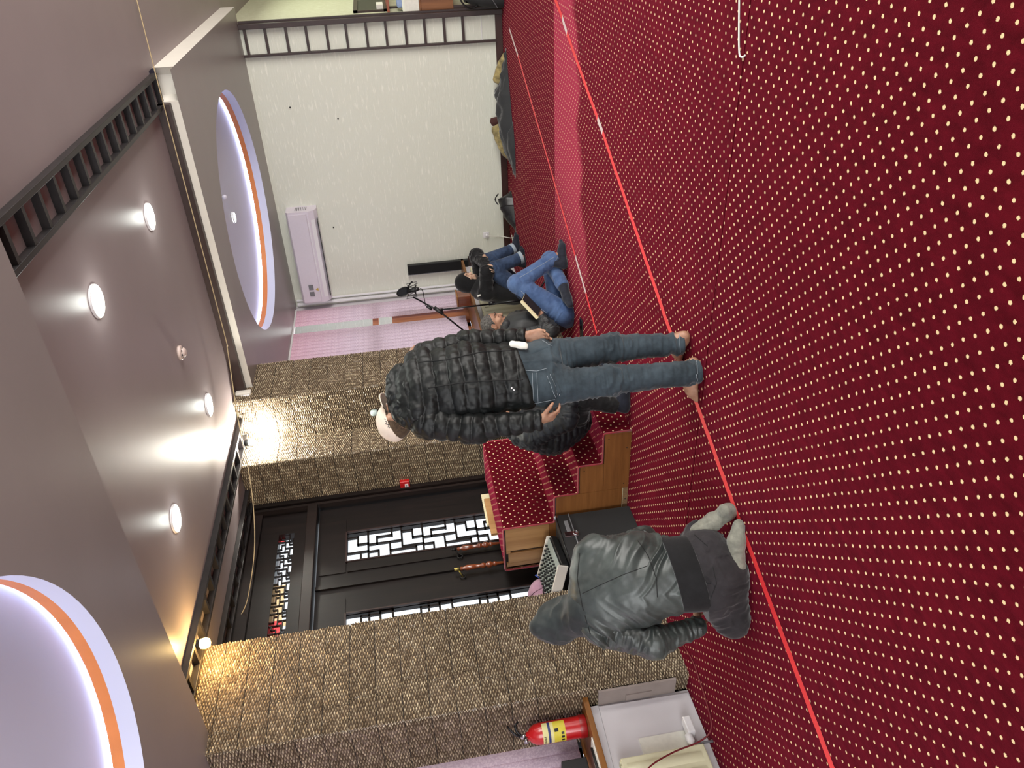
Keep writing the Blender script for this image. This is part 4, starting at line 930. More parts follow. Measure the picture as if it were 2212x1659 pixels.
def limb_coords(co, bones):
    """nearest bone: arc length along the chain, angle round it, distance to the nearest joint"""
    best = np.full(len(co), 1e9); S = np.zeros(len(co)); T = np.zeros(len(co)); J = np.zeros(len(co)); off = 0.0
    for ch in bones:
        for a, b in zip(ch, ch[1:]):
            a, b = np.array(a, float), np.array(b, float); ab = b - a; L = np.linalg.norm(ab); u = ab / L; t = np.clip((co - a) @ u, 0, L); q = co - (a + t[:, None] * u); d = np.linalg.norm(q, axis=1)
            v = np.cross(u, [.3, .5, .8]); v /= np.linalg.norm(v); w = np.cross(u, v); m = d < best
            best[m] = d[m]; S[m] = (off + t)[m]; T[m] = np.arctan2(q @ w, q @ v)[m]; J[m] = np.minimum(t, L - t)[m]; off += L
        off += 1
    return S, T, J
def folds(bones, amp=.006, freq=34, joint=.10, fine=.0015, seed=0, base=.25):
    def END(co):
        w = np.ones(len(co))
        for ch in bones:
            a, b = np.array(ch[-2], float), np.array(ch[-1], float); u = (b - a) / np.linalg.norm(b - a); q = co - b; t = q @ u; near = np.linalg.norm(q - t[:, None] * u, axis=1) < .12; e = np.clip((-t - .004) / .035, 0, 1); w = np.where(near & (t > -.06) & (t < .08), np.minimum(w, e), w)
        return w
    def f(co, nn):
        S, T, J = limb_coords(co, bones); w = base + (1 - base) * np.exp(-(J / joint) ** 2)
        n1 = vnoise(np.stack([S * freq, np.cos(T) * 1.1, np.sin(T) * 1.1], 1) + seed * 7, seed); n2 = vnoise(np.stack([S * freq * 2.1, np.cos(T) * 2, np.sin(T) * 2], 1), seed + 3)
        w = w * END(co)
        return amp * w * ((1 - np.abs(n1) * 2.2) * .8 + .35 * n2) + fine * vnoise(co * 60, seed + 5)
    return f
def quilt(pitch=.052, amp=.011, bones=None, seed=0):
    def f(co, nn):
        if bones is None: s = co[:, 2] + .010 * vnoise(co * 6, seed) + .006 * vnoise(co * 22, seed + 1)
        else: s = limb_coords(co, bones)[0] + .012 * vnoise(co * 6, seed) + .006 * vnoise(co * 22, seed + 1)
        row = np.floor(s / pitch); puff = np.abs(np.sin(np.pi * s / pitch)) ** .55
        cr = vnoise(np.stack([co[:, 0] * 17 + row * 3.1, co[:, 1] * 17 - row * 2.3, row * 1.7], 1), seed + 2)
        return amp * (puff - .6) + .0050 * (1 - 2.4 * np.abs(cr)) * puff + .004 * vnoise(co * 30, seed + 6) + .0022 * vnoise(co * 62, seed + 4)
    return f
def bvh(o): return BVHTree.FromPolygons([v.co[:] for v in o.data.vertices], [p.vertices[:] for p in o.data.polygons])
def hit(bv, x, y, off=.002):
    d = Vector(ray(x, y)).normalized(); r = bv.ray_cast(Vector(CAM0), d)
    return None if r[0] is None else r[0] + r[1] * off * (1 if r[1].dot(d) < 0 else -1)
def stroke(bv, pts, r, name, mat, root, off=.001, n=10, per=None):
    P = []; n = max(n, 22)
    for (x0, y0), (x1, y1) in zip(pts, pts[1:]):
        for k in range(n): P.append((x0 + (x1 - x0) * k / n, y0 + (y1 - y0) * k / n))
    P.append(pts[-1]); H = [h for h in (hit(bv, x, y, off) for x, y in P) if h is not None]
    H = [h for i, h in enumerate(H) if i == 0 or ((h - H[i - 1]).length < .12 and (h - H[i - 1]).length > 1e-5)]
    if len(H) > 2: return part(MB().tube(H, r, 6), name, mat, root)
def patch(bv, c, name, mat, root, off=.004, nu=14, nv=10):
    """a cloth patch laid on a surface; c = four corners"""
    g = []; ok = True
    for j in range(nv + 1):
        for i in range(nu + 1):
            u, v = i / nu, j / nv; x = (1 - v) * ((1 - u) * c[0][0] + u * c[1][0]) + v * ((1 - u) * c[3][0] + u * c[2][0]); y = (1 - v) * ((1 - u) * c[0][1] + u * c[1][1]) + v * ((1 - u) * c[3][1] + u * c[2][1])
            edge = i in (0, nu) or j in (0, nv); h = hit(bv, x, y, off if not edge else .0)
            if h is None: return None
            g.append(tuple(h))
    m = MB(); m.add(g, [(j * (nu + 1) + i, j * (nu + 1) + i + 1, (j + 1) * (nu + 1) + i + 1, (j + 1) * (nu + 1) + i) for j in range(nv) for i in range(nu)], True); return part(m, name, mat, root)
def hand(s, wrist, d, palm_n, side, L=.185, curl=.5, spread=.025, k=.004):
    """wrist point, direction of the fingers, palm normal, side=+1/-1 for the thumb; curl 0..1.5"""
    d = nrm(d); pn = nrm(np.array(palm_n) - d * (np.array(palm_n) @ d)); sd = np.cross(d, pn) * side; wrist = np.array(wrist, float)
    pl = L * .50; s.cap(wrist - d * .02, wrist + d * pl * .35, .026, .031, .02, (pn, .62)); 
    s.cap(wrist + d * pl * .45 + sd * .018, wrist + d * pl * .9 + sd * .026, .021, .017, .012, (pn, .8)); s.cap(wrist + d * pl * .45 - sd * .016, wrist + d * pl * .85 - sd * .027, .021, .015, .012, (pn, .8)); s.cap(wrist + d * pl * .3, wrist + d * pl * .92, .026, .018, .012, (pn, .7))
    for i, (o, l, r) in enumerate(((.031, .92, .0088), (.0105, 1.0, .0092), (-.0105, .94, .0088), (-.030, .74, .0078))):
        b = wrist + d * pl * (.93 - .04 * abs(i - 1)) + sd * o; a = 0.0; dd = nrm(d + sd * spread * (o / .03)); p = b; seg = [.46, .31, .25]
        for q in range(3):
            a += curl * (.55, .75, .45)[q] * (1 + .12 * i); v = dd * math.cos(a) + pn * math.sin(a); e = p + v * L * .45 * l * seg[q]; s.cap(p, e, r * (1 - .1 * q), r * (1 - .1 * (q + 1)), k if q else .008); p = e
    b = wrist + d * pl * .28 + sd * .024; m1 = b + nrm(sd * .75 + d * .62 + pn * .35) * L * .20; m2 = m1 + nrm(sd * .35 + d * .85 + pn * (.35 + .3 * curl)) * L * .17; m3 = m2 + nrm(sd * .05 + d * .85 + pn * (.4 + .5 * curl)) * L * .14
    s.cap(b, m1, .0150, .0115, .012).cap(m1, m2, .0112, .0102, k).cap(m2, m3, .0102, .0082, k); return s
def foot(s, ankle, toe_dir, L=.255, r=.036, toes=True, side=1):
    ankle = np.array(ankle, float); d = nrm([toe_dir[0], toe_dir[1], 0]); sd = np.array([d[1], -d[0], 0]) * side; heel = np.array([ankle[0], ankle[1], .033]) - d * .035
    ball = heel + d * L * .68; ball[2] = .026
    s.cap(ankle + UP * .03, heel + d * .02 + UP * .02, .036, .036, .02); s.cap(heel, heel + d * .05, .030, .032, .015); s.cap(heel + d * .03 + UP * .012, ball + sd * .018, r, .028, .02); s.cap(heel + d * .03, ball - sd * .026, .030, .022, .02); s.cap(ankle + d * .02, ball + UP * .012, .032, .024, .03)
    if toes:
        for i, (o, l, rr) in enumerate(((.036, 1.0, .0145), (.013, .98, .0108), (-.006, .92, .0100), (-.024, .84, .0095), (-.041, .74, .0092))):
            a = heel + d * L * (.70 - .03 * i) + sd * o * .95; a[2] = .020; b = heel + d * L * (.70 + .21 * l) + sd * o; b[2] = rr + .001; s.cap(a, b, rr * 1.15, rr, .006)
    else: s.cap(ball + sd * .006, heel + d * L * .86, .026, .021, .02, (UP, .9))
    return s
def head(s, c, face, up, sc=1.0, ears=True, neck=None, jaw=1.0):
    """c = centre of the skull; returns the frame (right, face, up)"""
    f = nrm(face); u = nrm(np.array(up) - f * (np.array(up) @ f)); r = np.cross(f, u); ax = np.array([r, f, u]); c = np.array(c, float)
    P = lambda x, y, z: c + (r * x + f * y + u * z) * sc
    s.ell(P(0, -.012, .022), np.array([.074, .094, .088]) * sc, ax, .02); s.ell(P(0, .022, -.045), np.array([.056, .066, .068]) * sc * jaw, ax, .03)
    s.cap(P(0, .062, -.092), P(0, .070, -.084), .021 * sc, None, .02)                                # chin
    s.cap(P(0, .086, .012), P(0, .104, -.028), .0085 * sc, .0125 * sc, .012); s.ell(P(0, .100, -.031), np.array([.017, .013, .010]) * sc, ax, .006)       # nose
    for q in (-1, 1):
        s.ell(P(.031 * q, .087, .006), np.array([.019, .014, .012]) * sc, ax, .012, True)             # eye sockets
        s.ell(P(.031 * q, .072, .004), np.array([.014, .014, .0125]) * sc, ax, .003)                  # closed lids / eyeballs
        s.cap(P(.014 * q, .086, .026), P(.046 * q, .074, .026), .0075 * sc, None, .010)               # brow ridge
        s.ell(P(.042 * q, .058, -.022), np.array([.022, .022, .020]) * sc, ax, .02)                   # cheeks
        if ears:
            s.ell(P(.078 * q, -.008, -.005), np.array([.009, .020, .032]) * sc, ax, .006); s.ell(P(.088 * q, -.002, -.002), np.array([.006, .010, .018]) * sc, ax, .004, True); s.cap(P(.079 * q, -.02, .02), P(.079 * q, .002, .026), .0055 * sc, None, .004)
    s.cap(P(-.020, .082, -.058), P(.020, .082, -.058), .0085 * sc, None, .008, (u, .7)); s.cap(P(-.018, .086, -.0655), P(.018, .086, -.0655), .0085 * sc, None, .006, (u, .7)); s.cap(P(-.022, .093, -.0615), P(.022, .093, -.0615), .0022 * sc, None, .002, None, 0, True)
    if neck is not None: s.cap(P(0, -.022, -.04), neck, .056 * sc, .060 * sc, .03)
    return P
SKIN = {}
def skin(name, c1, c2):
    t = NT(name); f = t.noise(18, t.objc(), 4); g = t.noise(160, t.objc(), 2)
    t.set(Base_Color=t.mix(t.ramp(f, .35, .65), srgb(*c1), srgb(*c2)), Roughness=.5, Specular_IOR_Level=.35, Subsurface_Weight=.06, Subsurface_Scale=.008); t.bump(g, .15, .001); return t.m
M_SK1 = skin('skin_tanned', (142, 102, 82), (176, 136, 112)); M_SK2 = skin('skin_fair', (178, 142, 120), (204, 170, 146))
def cloth(name, c1, c2, sc=14, rough=.8, sheen=.2, weave=900, bump=.25, spec=.3):
    t = NT(name); f = t.noise(sc, t.objc(), 5, .65); w = t.noise(weave, t.objc(), 2)
    t.set(Base_Color=t.mix(t.ramp(f, .3, .7), srgb(*c1), srgb(*c2)), Roughness=rough, Sheen_Weight=sheen, Sheen_Roughness=.4, Specular_IOR_Level=spec); t.bump(t.math('ADD', t.math('MULTIPLY', w, .35), t.math('MULTIPLY', t.noise(sc * 5, t.objc(), 4), .8)), bump, .003); return t.m
M_PUFF = cloth('padded_black_green', (6, 8, 8), (17, 21, 21), 9, .5, .04, 1200, .2, .34)
M_PUFF2 = cloth('padded_navy_black', (6, 9, 12), (18, 23, 30), 9, .55, .06, 1200, .2, .35)
M_DENIM1 = cloth('denim_grey_blue', (30, 39, 45), (62, 74, 82), 7, .85, .25, 1500, .35)
M_DENIM2 = cloth('denim_blue', (48, 70, 110), (84, 108, 148), 7, .85, .25, 1500, .35)
M_DENIM3 = cloth('denim_dark_blue', (28, 40, 62), (62, 80, 110), 7, .85, .25, 1500, .35)
M_DENIM4 = cloth('denim_charcoal', (30, 28, 30), (50, 47, 50), 7, .85, .25, 1500, .35)
M_GREYJ = cloth('grey_shell_jacket', (34, 38, 37), (68, 75, 73), 5, .4, .1, 1500, .15, .5)
M_BLKH = cloth('black_fleece', (14, 14, 15), (26, 26, 28), 12, .9, .3, 900, .4)
M_BLKJ = cloth('black_shell', (20, 21, 23), (38, 40, 42), 8, .55, .1, 1500, .2, .5)
M_SOCKG = cloth('grey_sock', (104, 104, 95), (140, 140, 128), 20, .9, .3, 600, .6); M_SOCKB = cloth('dark_sock', (24, 26, 34), (40, 44, 56), 20, .9, .3, 600, .5)
M_CAP = plain('cap_beige', (222, 206, 190), .8, var=.06); M_CAPU = plain('cap_under', (120, 104, 92), .85); M_HAIR = cloth('grey_black_hair', (30, 29, 29), (112, 108, 104), 90, .6, .1, 700, .9); M_STITCH = plain('denim_stitch', (150, 160, 168), .8); M_SEAM = plain('dark_seam', (12, 13, 14), .8)
M_BEARD = cloth('short_beard', (60, 50, 46), (120, 104, 92), 120, .8, .1, 900, .6)
M_BROW = plain('brow_dark', (34, 26, 24), .8)
def person(loc, label): return empty('person', loc, label, 'person', 'people in the prayer hall')
LAT = HR  # horizontal right of the picture

# ---- 1. standing man ------------------------------------------------------------
S = person((-2.28, 3.42, 0), 'person standing with back turned, black quilted jacket, pale cap, faded grey jeans, barefoot')
dL, dR = dep((-2.24, 3.29, .3)), dep((-2.14, 3.50, .3)); dm_ = (dL + dR) / 2
lank, rank = W(1480, 806, dL), W(1465, 741, dR); lkn, rkn = W(1318, 822, dL - .02), W(1325, 752, dR + .0); lhp, rhp = W(1160, 836, dm_ - .03), W(1150, 778, dm_ + .05)
waist = W(1095, 815, dm_); chest = W(955, 833, dm_ - .01); neck_ = W(878, 886, dm_ - .02); hc = W(860, 903, dm_ + .02)
lsh, rsh = W(905, 915, dm_ - .07), W(905, 765, dm_ + .10); lel, rel = W(1025, 926, dm_ - .10), W(1018, 741, dm_ + .12); lwr, rwr = W(1160, 908, dm_ - .12), W(1135, 728, dm_ + .06)
fac = nrm(HF * .90 - HR * .42)
bd_ = Sdf(); bd_.cap(waist, chest, .11, .12, .05); bd_.cap(lsh, rsh, .05, .05, .04); bd_.chain([lsh, lel, lwr], [.045, .038, .028]); bd_.chain([rsh, rel, rwr], [.045, .038, .028])
bd_.chain([lhp, lkn, lank], [.07, .05, .034]); bd_.chain([rhp, rkn, rank], [.07, .05, .034]); bd_.cap(lhp, rhp, .08, .08); bd_.cap(waist, (lhp + rhp) / 2, .10, .10, .05)
Ph = head(bd_, hc, HR * .88 + HF * .36 + UP * .10, UP + HF * .5 - HR * .25, 1.0, neck=neck_ + UP * -.01); bd_.cap(chest, neck_, .10, .06, .06)
hand(bd_, lwr, W(1208, 897, dm_ - .10) - lwr, HR * .8 + HF * .4, 1, .19, .75); hand(bd_, rwr, W(1176, 724, dm_ + .04) - rwr, -HF * .9 - HR * .3, 1, .19, .62)
la, ra = W(1492, 808, dL), W(1478, 738, dR)
foot(bd_, (-2.215, 3.30, .085), (-.97, -.02), .26, side=1); foot(bd_, (-2.135, 3.475, .085), (-.80, .48), .26, side=-1)
body = bd_.mesh('body', .0052, M_SK1, smooth=2); adopt(body, S)
jk = Sdf(); ff = (fac, .74); jk.cap(W(1128, 812, dm_), W(1010, 822, dm_), .190, .196, .06, ff); jk.cap(W(1010, 822, dm_), W(928, 838, dm_ - .01), .196, .178, .08, ff); jk.cap(W(912, 790, dm_ + .06), W(905, 895, dm_ - .05), .095, .095, .08); jk.cap(W(915, 845, dm_), W(872, 884, dm_ - .02), .13, .072, .05)
larm = [W(918, 912, dm_ - .07), lel, W(1168, 908, dm_ - .12)]; rarm = [W(918, 772, dm_ + .09), rel, W(1136, 728, dm_ + .07)]
jk.chain(larm, [.088, .068, .048], .022, None, 1); jk.chain(rarm, [.086, .066, .046], .022, None, 1)
hm0, hm1 = W(1110, 735, dm_ + .02), W(1166, 886, dm_ - .02); hn = np.cross(hm1 - hm0, RC[1]); hn = hn if hn[2] < 0 else -hn
qb = quilt(.074, .011, None, 2)
def hem_guard(co, nn):   # keep the arms out of the hem cut
    return qb(co, nn)
tor = Sdf(); tor.p = jk.p[:4]
jt = tor.mesh('jacket', .0058, M_PUFF, qb, 1, [((hm0 + hm1) / 2, hn)]); adopt(jt, S)
for nm, arm, rr in (('sleeve', larm, [.088, .068, .048]), ('sleeve', rarm, [.086, .066, .046])):
    a = Sdf(); a.chain(arm, rr, .05, None, 1); o = a.mesh(nm, .0055, M_PUFF, quilt(.066, .009, [arm], 5)); adopt(o, S)
hd = Sdf(); hd.chain([W(866, 800, dm_ + .02), W(852, 818, dm_ + .0), W(852, 850, dm_ - .04), W(872, 905, dm_ - .09)], [.030, .036, .040, .030], .03); hd.chain([W(866, 800, dm_ + .02), W(882, 840, dm_ - .09), W(892, 900, dm_ - .12)], [.030, .040, .030], .03); hd.cap(W(872, 890, dm_ - .03), W(862, 870, dm_ + .03), .07, .06, .04)
hd.ell(W(870, 850, dm_ - .09), (.05, .05, .02), None, .02, True)
o = hd.mesh('hood', .005, M_PUFF, lambda co, nn: .006 * (1 - 2.2 * np.abs(vnoise(co * 26, 4))) + .003 * vnoise(co * 60, 6), 1); adopt(o, S)
bj = bvh(jt)
stroke(bj, [(905, 782), (960, 778), (1040, 760), (1105, 757)], .004, 'side_seam', M_SEAM, S, .0); stroke(bj, [(925, 838), (1000, 826), (1060, 822), (1130, 820)], .003, 'back_seam', M_SEAM, S, .0)
for a, b in ((1103.5, 836.5), (1108.5, 841)):
    patch(bj, [(a, b), (a + 3.6, b), (a + 3.6, b + 3.6), (a, b + 3.6)], 'white_tag', M_WHITE, S, .004, 3, 3)
def jeans(name, hips, legs, rads, mat, root, amp=.007, seed=0, freq=30, planes=(), h=.0058, extra=None, k=.03):
    s_ = Sdf()
    for a, b, ra_, rb_, fl_ in hips: s_.cap(a, b, ra_, rb_, .06, fl_)
    for lg, rr in zip(legs, rads): s_.chain(lg, rr, k, None, 1)
    if extra: extra(s_)
    o = s_.mesh(name, h, mat, folds(legs, amp, freq, .13, .001, seed), 1, planes); adopt(o, root); return o
lleg = [W(1185, 838, dm_ - .03), lkn, W(1512, 803, dL)]; rleg = [W(1180, 772, dm_ + .05), rkn, W(1476, 742, dR)]
je = jeans('jeans', [(W(1120, 800, dm_), W(1168, 812, dm_), .150, .150, ff), (W(1172, 782, dm_ + .04), W(1180, 838, dm_ - .03), .105, .105, None)], [lleg, rleg], [[.102, .074, .062], [.098, .072, .058]], M_DENIM1, S, .0125, 3, 38)
bje = bvh(je)
patch(bje, [(1148, 806), (1180, 806), (1200, 862), (1152, 874)], 'back_pocket', M_DENIM1, S, .0045)
patch(bje, [(1180, 812), (1196, 806), (1214, 848), (1198, 858)], 'pocket_flap', M_DENIM1, S, .0065)
patch(bje, [(1140, 741), (1172, 735), (1190, 748), (1150, 765)], 'back_pocket', M_DENIM1, S, .0045)
stl = Sdf(); stl.cap(W(1106, 743, dR - .13), W(1133, 747, dR - .13), .017, .021, .01, (HF, .5)); adopt(stl.mesh('white_shirt_tail', .003, M_PAPER, lambda co, nn: .003 * vnoise(co * 60, 3)), S)
for pts in ([(1150, 806), (1154, 873)], [(1160, 806), (1163, 870)], [(1146, 872), (1198, 862)], [(1182, 812), (1199, 858)], [(1188, 809), (1206, 855)], [(1130, 800), (1160, 802), (1180, 797)], [(1504, 780), (1505, 826)], [(1468, 718), (1470, 760)], [(1172, 737), (1190, 748)]):
    stroke(bje, pts, .0011, 'stitching', M_STITCH, S, .0055, 12)
g = MB().lathe([(.007, 0), (.006, .003), (.002, .004)], n=12); hh_ = hit(bje, 1209, 852, .007)
if hh_ is not None: g.v = [tuple(Vector(v) + hh_) for v in g.v]; part(g, 'button', M_CHROME, S)
hs_ = Sdf(); cf0 = nrm(HR * .88 + HF * .36 + UP * .10); cu0 = UP + HF * .5 - HR * .25; cu0 = nrm(cu0 - cf0 * (cu0 @ cf0)); hx = np.array([np.cross(cf0, cu0), cf0, cu0]); hs_.ell(hc + cu0 * .018 - cf0 * .016, (.079, .097, .092), hx, .01); hs_.ell(hc + cf0 * .085 - cu0 * .05, (.10, .075, .11), hx, .012, True)
adopt(hs_.mesh('hair', .0045, cloth('cropped_brown_hair', (58, 44, 34), (92, 74, 56), 90, .8, .1, 900, .5), lambda co, nn: .001 * vnoise(co * 120, 3), 1, [(hc - cu0 * .055, -cu0)]), S)
# cap: crown, brim, under-brim, scribble
cf = nrm(HR * .88 + HF * .36 + UP * .10); cu = UP + HF * .5 - HR * .25; cu = nrm(cu - cf * (cu @ cf)); cr_ = np.cross(cf, cu)
cs = Sdf(); cs.ell(hc + cu * .036 - cf * .008, (.088, .112, .090), np.array([cr_, cf, cu]), .01); cs.ell(hc + cu * .02 - cf * .012, (.081, .101, .082), np.array([cr_, cf, cu]), .004, True)
cap_ = cs.mesh('cap', .004, M_CAP, lambda co, nn: .0012 * vnoise(co * 50, 1), 1, [(hc + cu * .022, -cu + cf * .10)]); adopt(cap_, S)
br = MB()
def brimP(u, v, o=0.0):
    a = (u - .5) * 2.3; r0, r1 = .080, .176; r = r0 + (r1 - r0) * v * (1 - .35 * abs(a / 1.15) ** 2.2); return tuple(hc - cf * .012 + cu * (.022 + .012 * math.cos(a) - .022 * abs(math.sin(a)) ** 2 * (.4 + v) + .012 * v + o) + cf * r * math.cos(a) + cr_ * r * .86 * math.sin(a))
br.grid(lambda u, v: brimP(u, v, .002), 26, 7); part(br, 'cap_brim', M_CAP, S); br = MB(); br.grid(lambda u, v: brimP(u, v, -.0025), 26, 7); part(br, 'brim_underside', M_CAPU, S)
part(MB().tube([brimP(u, 1.0, 0) for u in np.linspace(0, 1, 30)], .003, 6), 'brim_edge', M_CAP, S)
bc = bvh(cap_)
for pts in ([(834, 896), (835, 899)], [(832, 909), (836, 912), (833, 916), (840, 918), (838, 923)], [(839, 908), (842, 914), (846, 917)], [(838, 915), (844, 920), (841, 925)], [(830, 905), (833, 906)]):
    stroke(bc, pts, .0016, 'scribble', M_BLACK, S, .001, 5)

# ---- 2. kneeling man ------------------------------------------------------------
K = person((-2.88, 2.50, 0), 'person kneeling on the carpet with back turned, grey hooded jacket, hood up, grey socks')
g0 = 3.80
kc, kn = W(1300, 1272, g0 + .10), W(1252, 1315, g0 + .16); kh = W(1212, 1345, g0 + .24); kw = W(1500, 1238, g0 - .0)
kls, krs = W(1298, 1358, g0 + .04), W(1285, 1200, g0 + .12); kle, kre = W(1412, 1388, g0 - .02), W(1392, 1172, g0 + .28); klw, krw = W(1516, 1350, g0 + .10), W(1320, 1190, g0 + .48)
kfac = nrm(HF * .9 - HR * .35)
kb_ = Sdf(); kb_.cap(kw, kc, .12, .12, .06); kb_.cap(kls, krs, .05); kb_.chain([kls, kle, klw], [.045, .038, .028]); kb_.chain([krs, kre, krw], [.045, .038, .028]); head(kb_, kh, kfac - HR * .3 - UP * .35, UP - HR * .25, 1.0, neck=kn); kb_.cap(kc, kn, .09, .06, .05)
hand(kb_, klw + HF * .05 + HR * .03, HF * .9 - UP * .3, -UP, 1, .18, .5); hand(kb_, krw, HF - UP * .2, -UP, -1, .18, .6); khl, khr = W(1532, 1282, g0 + .02), W(1520, 1190, g0 + .05); kb_.cap(khl, khr, .09)
klk = np.array([-3.13, 2.38, .085]); klf = np.array([-2.845, 2.46, .07]); klt = np.array([-2.74, 2.53, .05])
krk = np.array([-3.08, 2.86, .10]); kra = W(1507, 1148, 3.86); krt = np.array([-2.66, 2.70, .05])
kb_.chain([khl, klk, klf], [.07, .05, .035]); kb_.chain([khr, krk, kra], [.07, .05, .035])
adopt(kb_.mesh('body', .006, M_SK1), K)
kt = Sdf(); kf = (kfac, .72); kt.cap(W(1480, 1238, g0), W(1385, 1250, g0 + .04), .168, .198, .08, kf); kt.cap(W(1385, 1250, g0 + .04), W(1325, 1268, g0 + .09), .200, .215, .08, kf); kt.cap(krs, kls, .085, .085, .10); kt.cap(kc, kn, .14, .085, .06)
def kfold(co, nn):
    a = vnoise(co * np.array([9, 9, 4]), 21); b = vnoise(co * np.array([22, 22, 9]), 22); return .010 * (1 - 2.3 * np.abs(a)) * .8 + .004 * b
hemp = W(1478, 1242, g0); hemn = np.cross(W(1507, 1337, g0) - W(1455, 1150, g0), RC[1]); hemn = nrm(hemn if hemn[2] < 0 else -hemn); hem2 = W(1508, 1236, g0)
def kback(co, nn):
    lat = (co - kc) @ HR; dn = W(1480, 1238, g0)[2]; e = np.clip(np.abs(lat) / .20, 0, 1) ** 2; lowr = np.clip(1 - (co[:, 2] - dn) / .16, 0, 1); wp = co + .05 * vnoise(co * 7, 51)[:, None]
    sgn = np.sign(lat); q = np.stack([wp[:, 0] * 5 + 0, wp[:, 1] * 5, wp[:, 2] * 24 + lat * 26 * sgn], 1); v = np.stack([wp[:, 0] * 26, wp[:, 1] * 26, wp[:, 2] * 6], 1)
    return (.002 + .013 * e) * (1 - 2.6 * np.abs(vnoise(q, 52))) + .008 * lowr * (1 - 2.4 * np.abs(vnoise(v, 53))) + .0018 * vnoise(co * 34, 54)
ktm = kt.mesh('jacket', .0055, M_GREYJ, kback, 1, [(hemp, hemn)]); adopt(ktm, K)
for arm, rr in (([kls, kle, klw], [.082, .066, .046]), ([krs, kre, krw], [.080, .068, .048])):
    a = Sdf(); a.chain(arm, rr, .05, None, 1); adopt(a.mesh('sleeve', .0056, M_GREYJ, folds([arm], .013, 34, .16, .0012, 31, .5)), K)
sh_ = Sdf(); sh_.cap(W(1440, 1242, g0), W(1520, 1236, g0),   .184, .188, .03, kf); adopt(sh_.mesh('shirt_hem', .006, M_BLKH, None, 1, [(hem2, hemn), (W(1450, 1242, g0), -hemn)]), K)
hk_ = Sdf(); kcf = nrm(kfac - HR * .3 - UP * .35); kcu = nrm(UP - HR * .25 - kcf * ((UP - HR * .25) @ kcf)); kcr = np.cross(kcf, kcu); kax = np.array([kcr, kcf, kcu])
hk_.ell(kh + kcu * .012 - kcf * .022, (.104, .122, .125), kax, .02); hk_.cap(kh - kcu * .03 - kcf * .04, W(1270, 1318, g0 + .09), .098, .125, .06); hk_.cap(kh + kcu * .06 - kcf * .06, kh + kcu * .115 - kcf * .10, .07, .035, .05); hk_.ell(kh + kcf * .115 - kcu * .02, (.068, .06, .09), kax, .015, True)
adopt(hk_.mesh('hood', .0055, cloth('grey_hood', (28, 32, 33), (46, 52, 52), 6, .6, .15, 1500, .15), lambda co, nn: .006 * (1 - 2.2 * np.abs(vnoise(co * 14, 8))) + .002 * vnoise(co * 40, 9)), K)
bk_ = bvh(ktm)
stroke(bk_, [(1252, 1195), (1247, 1250), (1258, 1310), (1275, 1370)], .0028, 'yoke_seam', M_SEAM, K, .0); stroke(bk_, [(1258, 1282), (1300, 1262), (1350, 1240), (1400, 1222)], .0018, 'back_seam', M_SEAM, K, .0); stroke(bk_, [(1378, 1168), (1400, 1200), (1418, 1250), (1420, 1290)], .0022, 'waist_seam', M_SEAM, K, .0)
kj = jeans('jeans', [(W(1515, 1232, g0), W(1538, 1238, g0), .165, .170, kf), (khl, khr, .125, .115, None)], [[khl, klk, klf], [khr, krk, kra]], [[.105, .082, .056], [.10, .085, .058]], M_DENIM4, K, .008, 12, h=.006, planes=[(W(1500, 1236, g0), -hemn)])
bkj = bvh(kj)
for pts in ([(1490, 1255), (1535, 1260)], [(1540, 1225), (1548, 1260), (1534, 1295)], [(1500, 1155), (1528, 1180)]): stroke(bkj, pts, .0016, 'stitching', M_SEAM, K, .001)
fs1 = Sdf(); fs1.chain([klf - (klt - klf) * .25, klf, klt, klt + nrm(klt - klf) * .075 + np.array([0, 0, -.01])], [.044, .044, .042, .030], .02); adopt(fs1.mesh('sock', .005, M_SOCKG, folds([[klf, klt]], .003, 40, .1, .001, 4)), K)
fs2 = Sdf(); kr2 = W(1573, 1105, dep((-2.66, 2.70, .05))); fs2.chain([kra, (kra + kr2) / 2, kr2], [.040, .043, .040], .02); fs2.cap(kr2, kr2 + (W(1545, 1095, 3.7) - kr2) * .3, .038, .032, .02); adopt(fs2.mesh('sock', .005, M_SOCKG, folds([[kra, kr2]], .004, 40, .1, .001, 5)), K)

# ---- 3. man reading -------------------------------------------------------------
B = person((-3.35, 6.3, 0), 'person sitting on the carpet reading a book, black jacket, light blue jeans, greying hair')
e0 = 7.22
bh_, bs = W(1206, 684, e0), W(1108, 712, e0 + .02); bhd = W(1068, 698, e0 - .02); bnk = W(1100, 708, e0)
nsh, fsh = W(1118, 726, e0 - .14), W(1112, 690, e0 + .15); nel, fel = W(1190, 714, e0 - .20), W(1178, 676, e0 + .10); nwr, fwr = W(1168, 683, e0 - .16), W(1150, 655, e0 + .02)
bf = nrm(HR * .92 - HF * .25)
bb_ = Sdf(); bb_.cap(bh_, bs, .12, .12, .06); bb_.cap(nsh, fsh, .05); bb_.chain([nsh, nel, nwr], [.045, .038, .027]); bb_.chain([fsh, fel, fwr], [.045, .038, .027])
bfc = nrm(HR * .80 - HF * .42 - UP * .42); bup = nrm(UP + HR * .30)
PB = head(bb_, bhd, bfc, bup, 1.02, neck=bnk); bb_.cap(bs, bnk, .09, .06, .05)
hand(bb_, nwr, W(1158, 664, e0 - .12) - nwr, HF, -1, .185, .55); hand(bb_, fwr, W(1138, 640, e0) - fwr, -HF, 1, .185, .5)
nhp, fhp = W(1214, 676, e0 - .10), W(1210, 668, e0 + .12); nkn, nan = W(1117, 613, e0 - .12), W(1203, 553, e0 - .12); fkn = np.array([-3.02, 6.62, .12]); fan = np.array([-3.12, 6.22, .075])
bb_.chain([nhp, nkn, nan], [.07, .05, .035]); bb_.chain([fhp, fkn, fan], [.07, .05, .035])
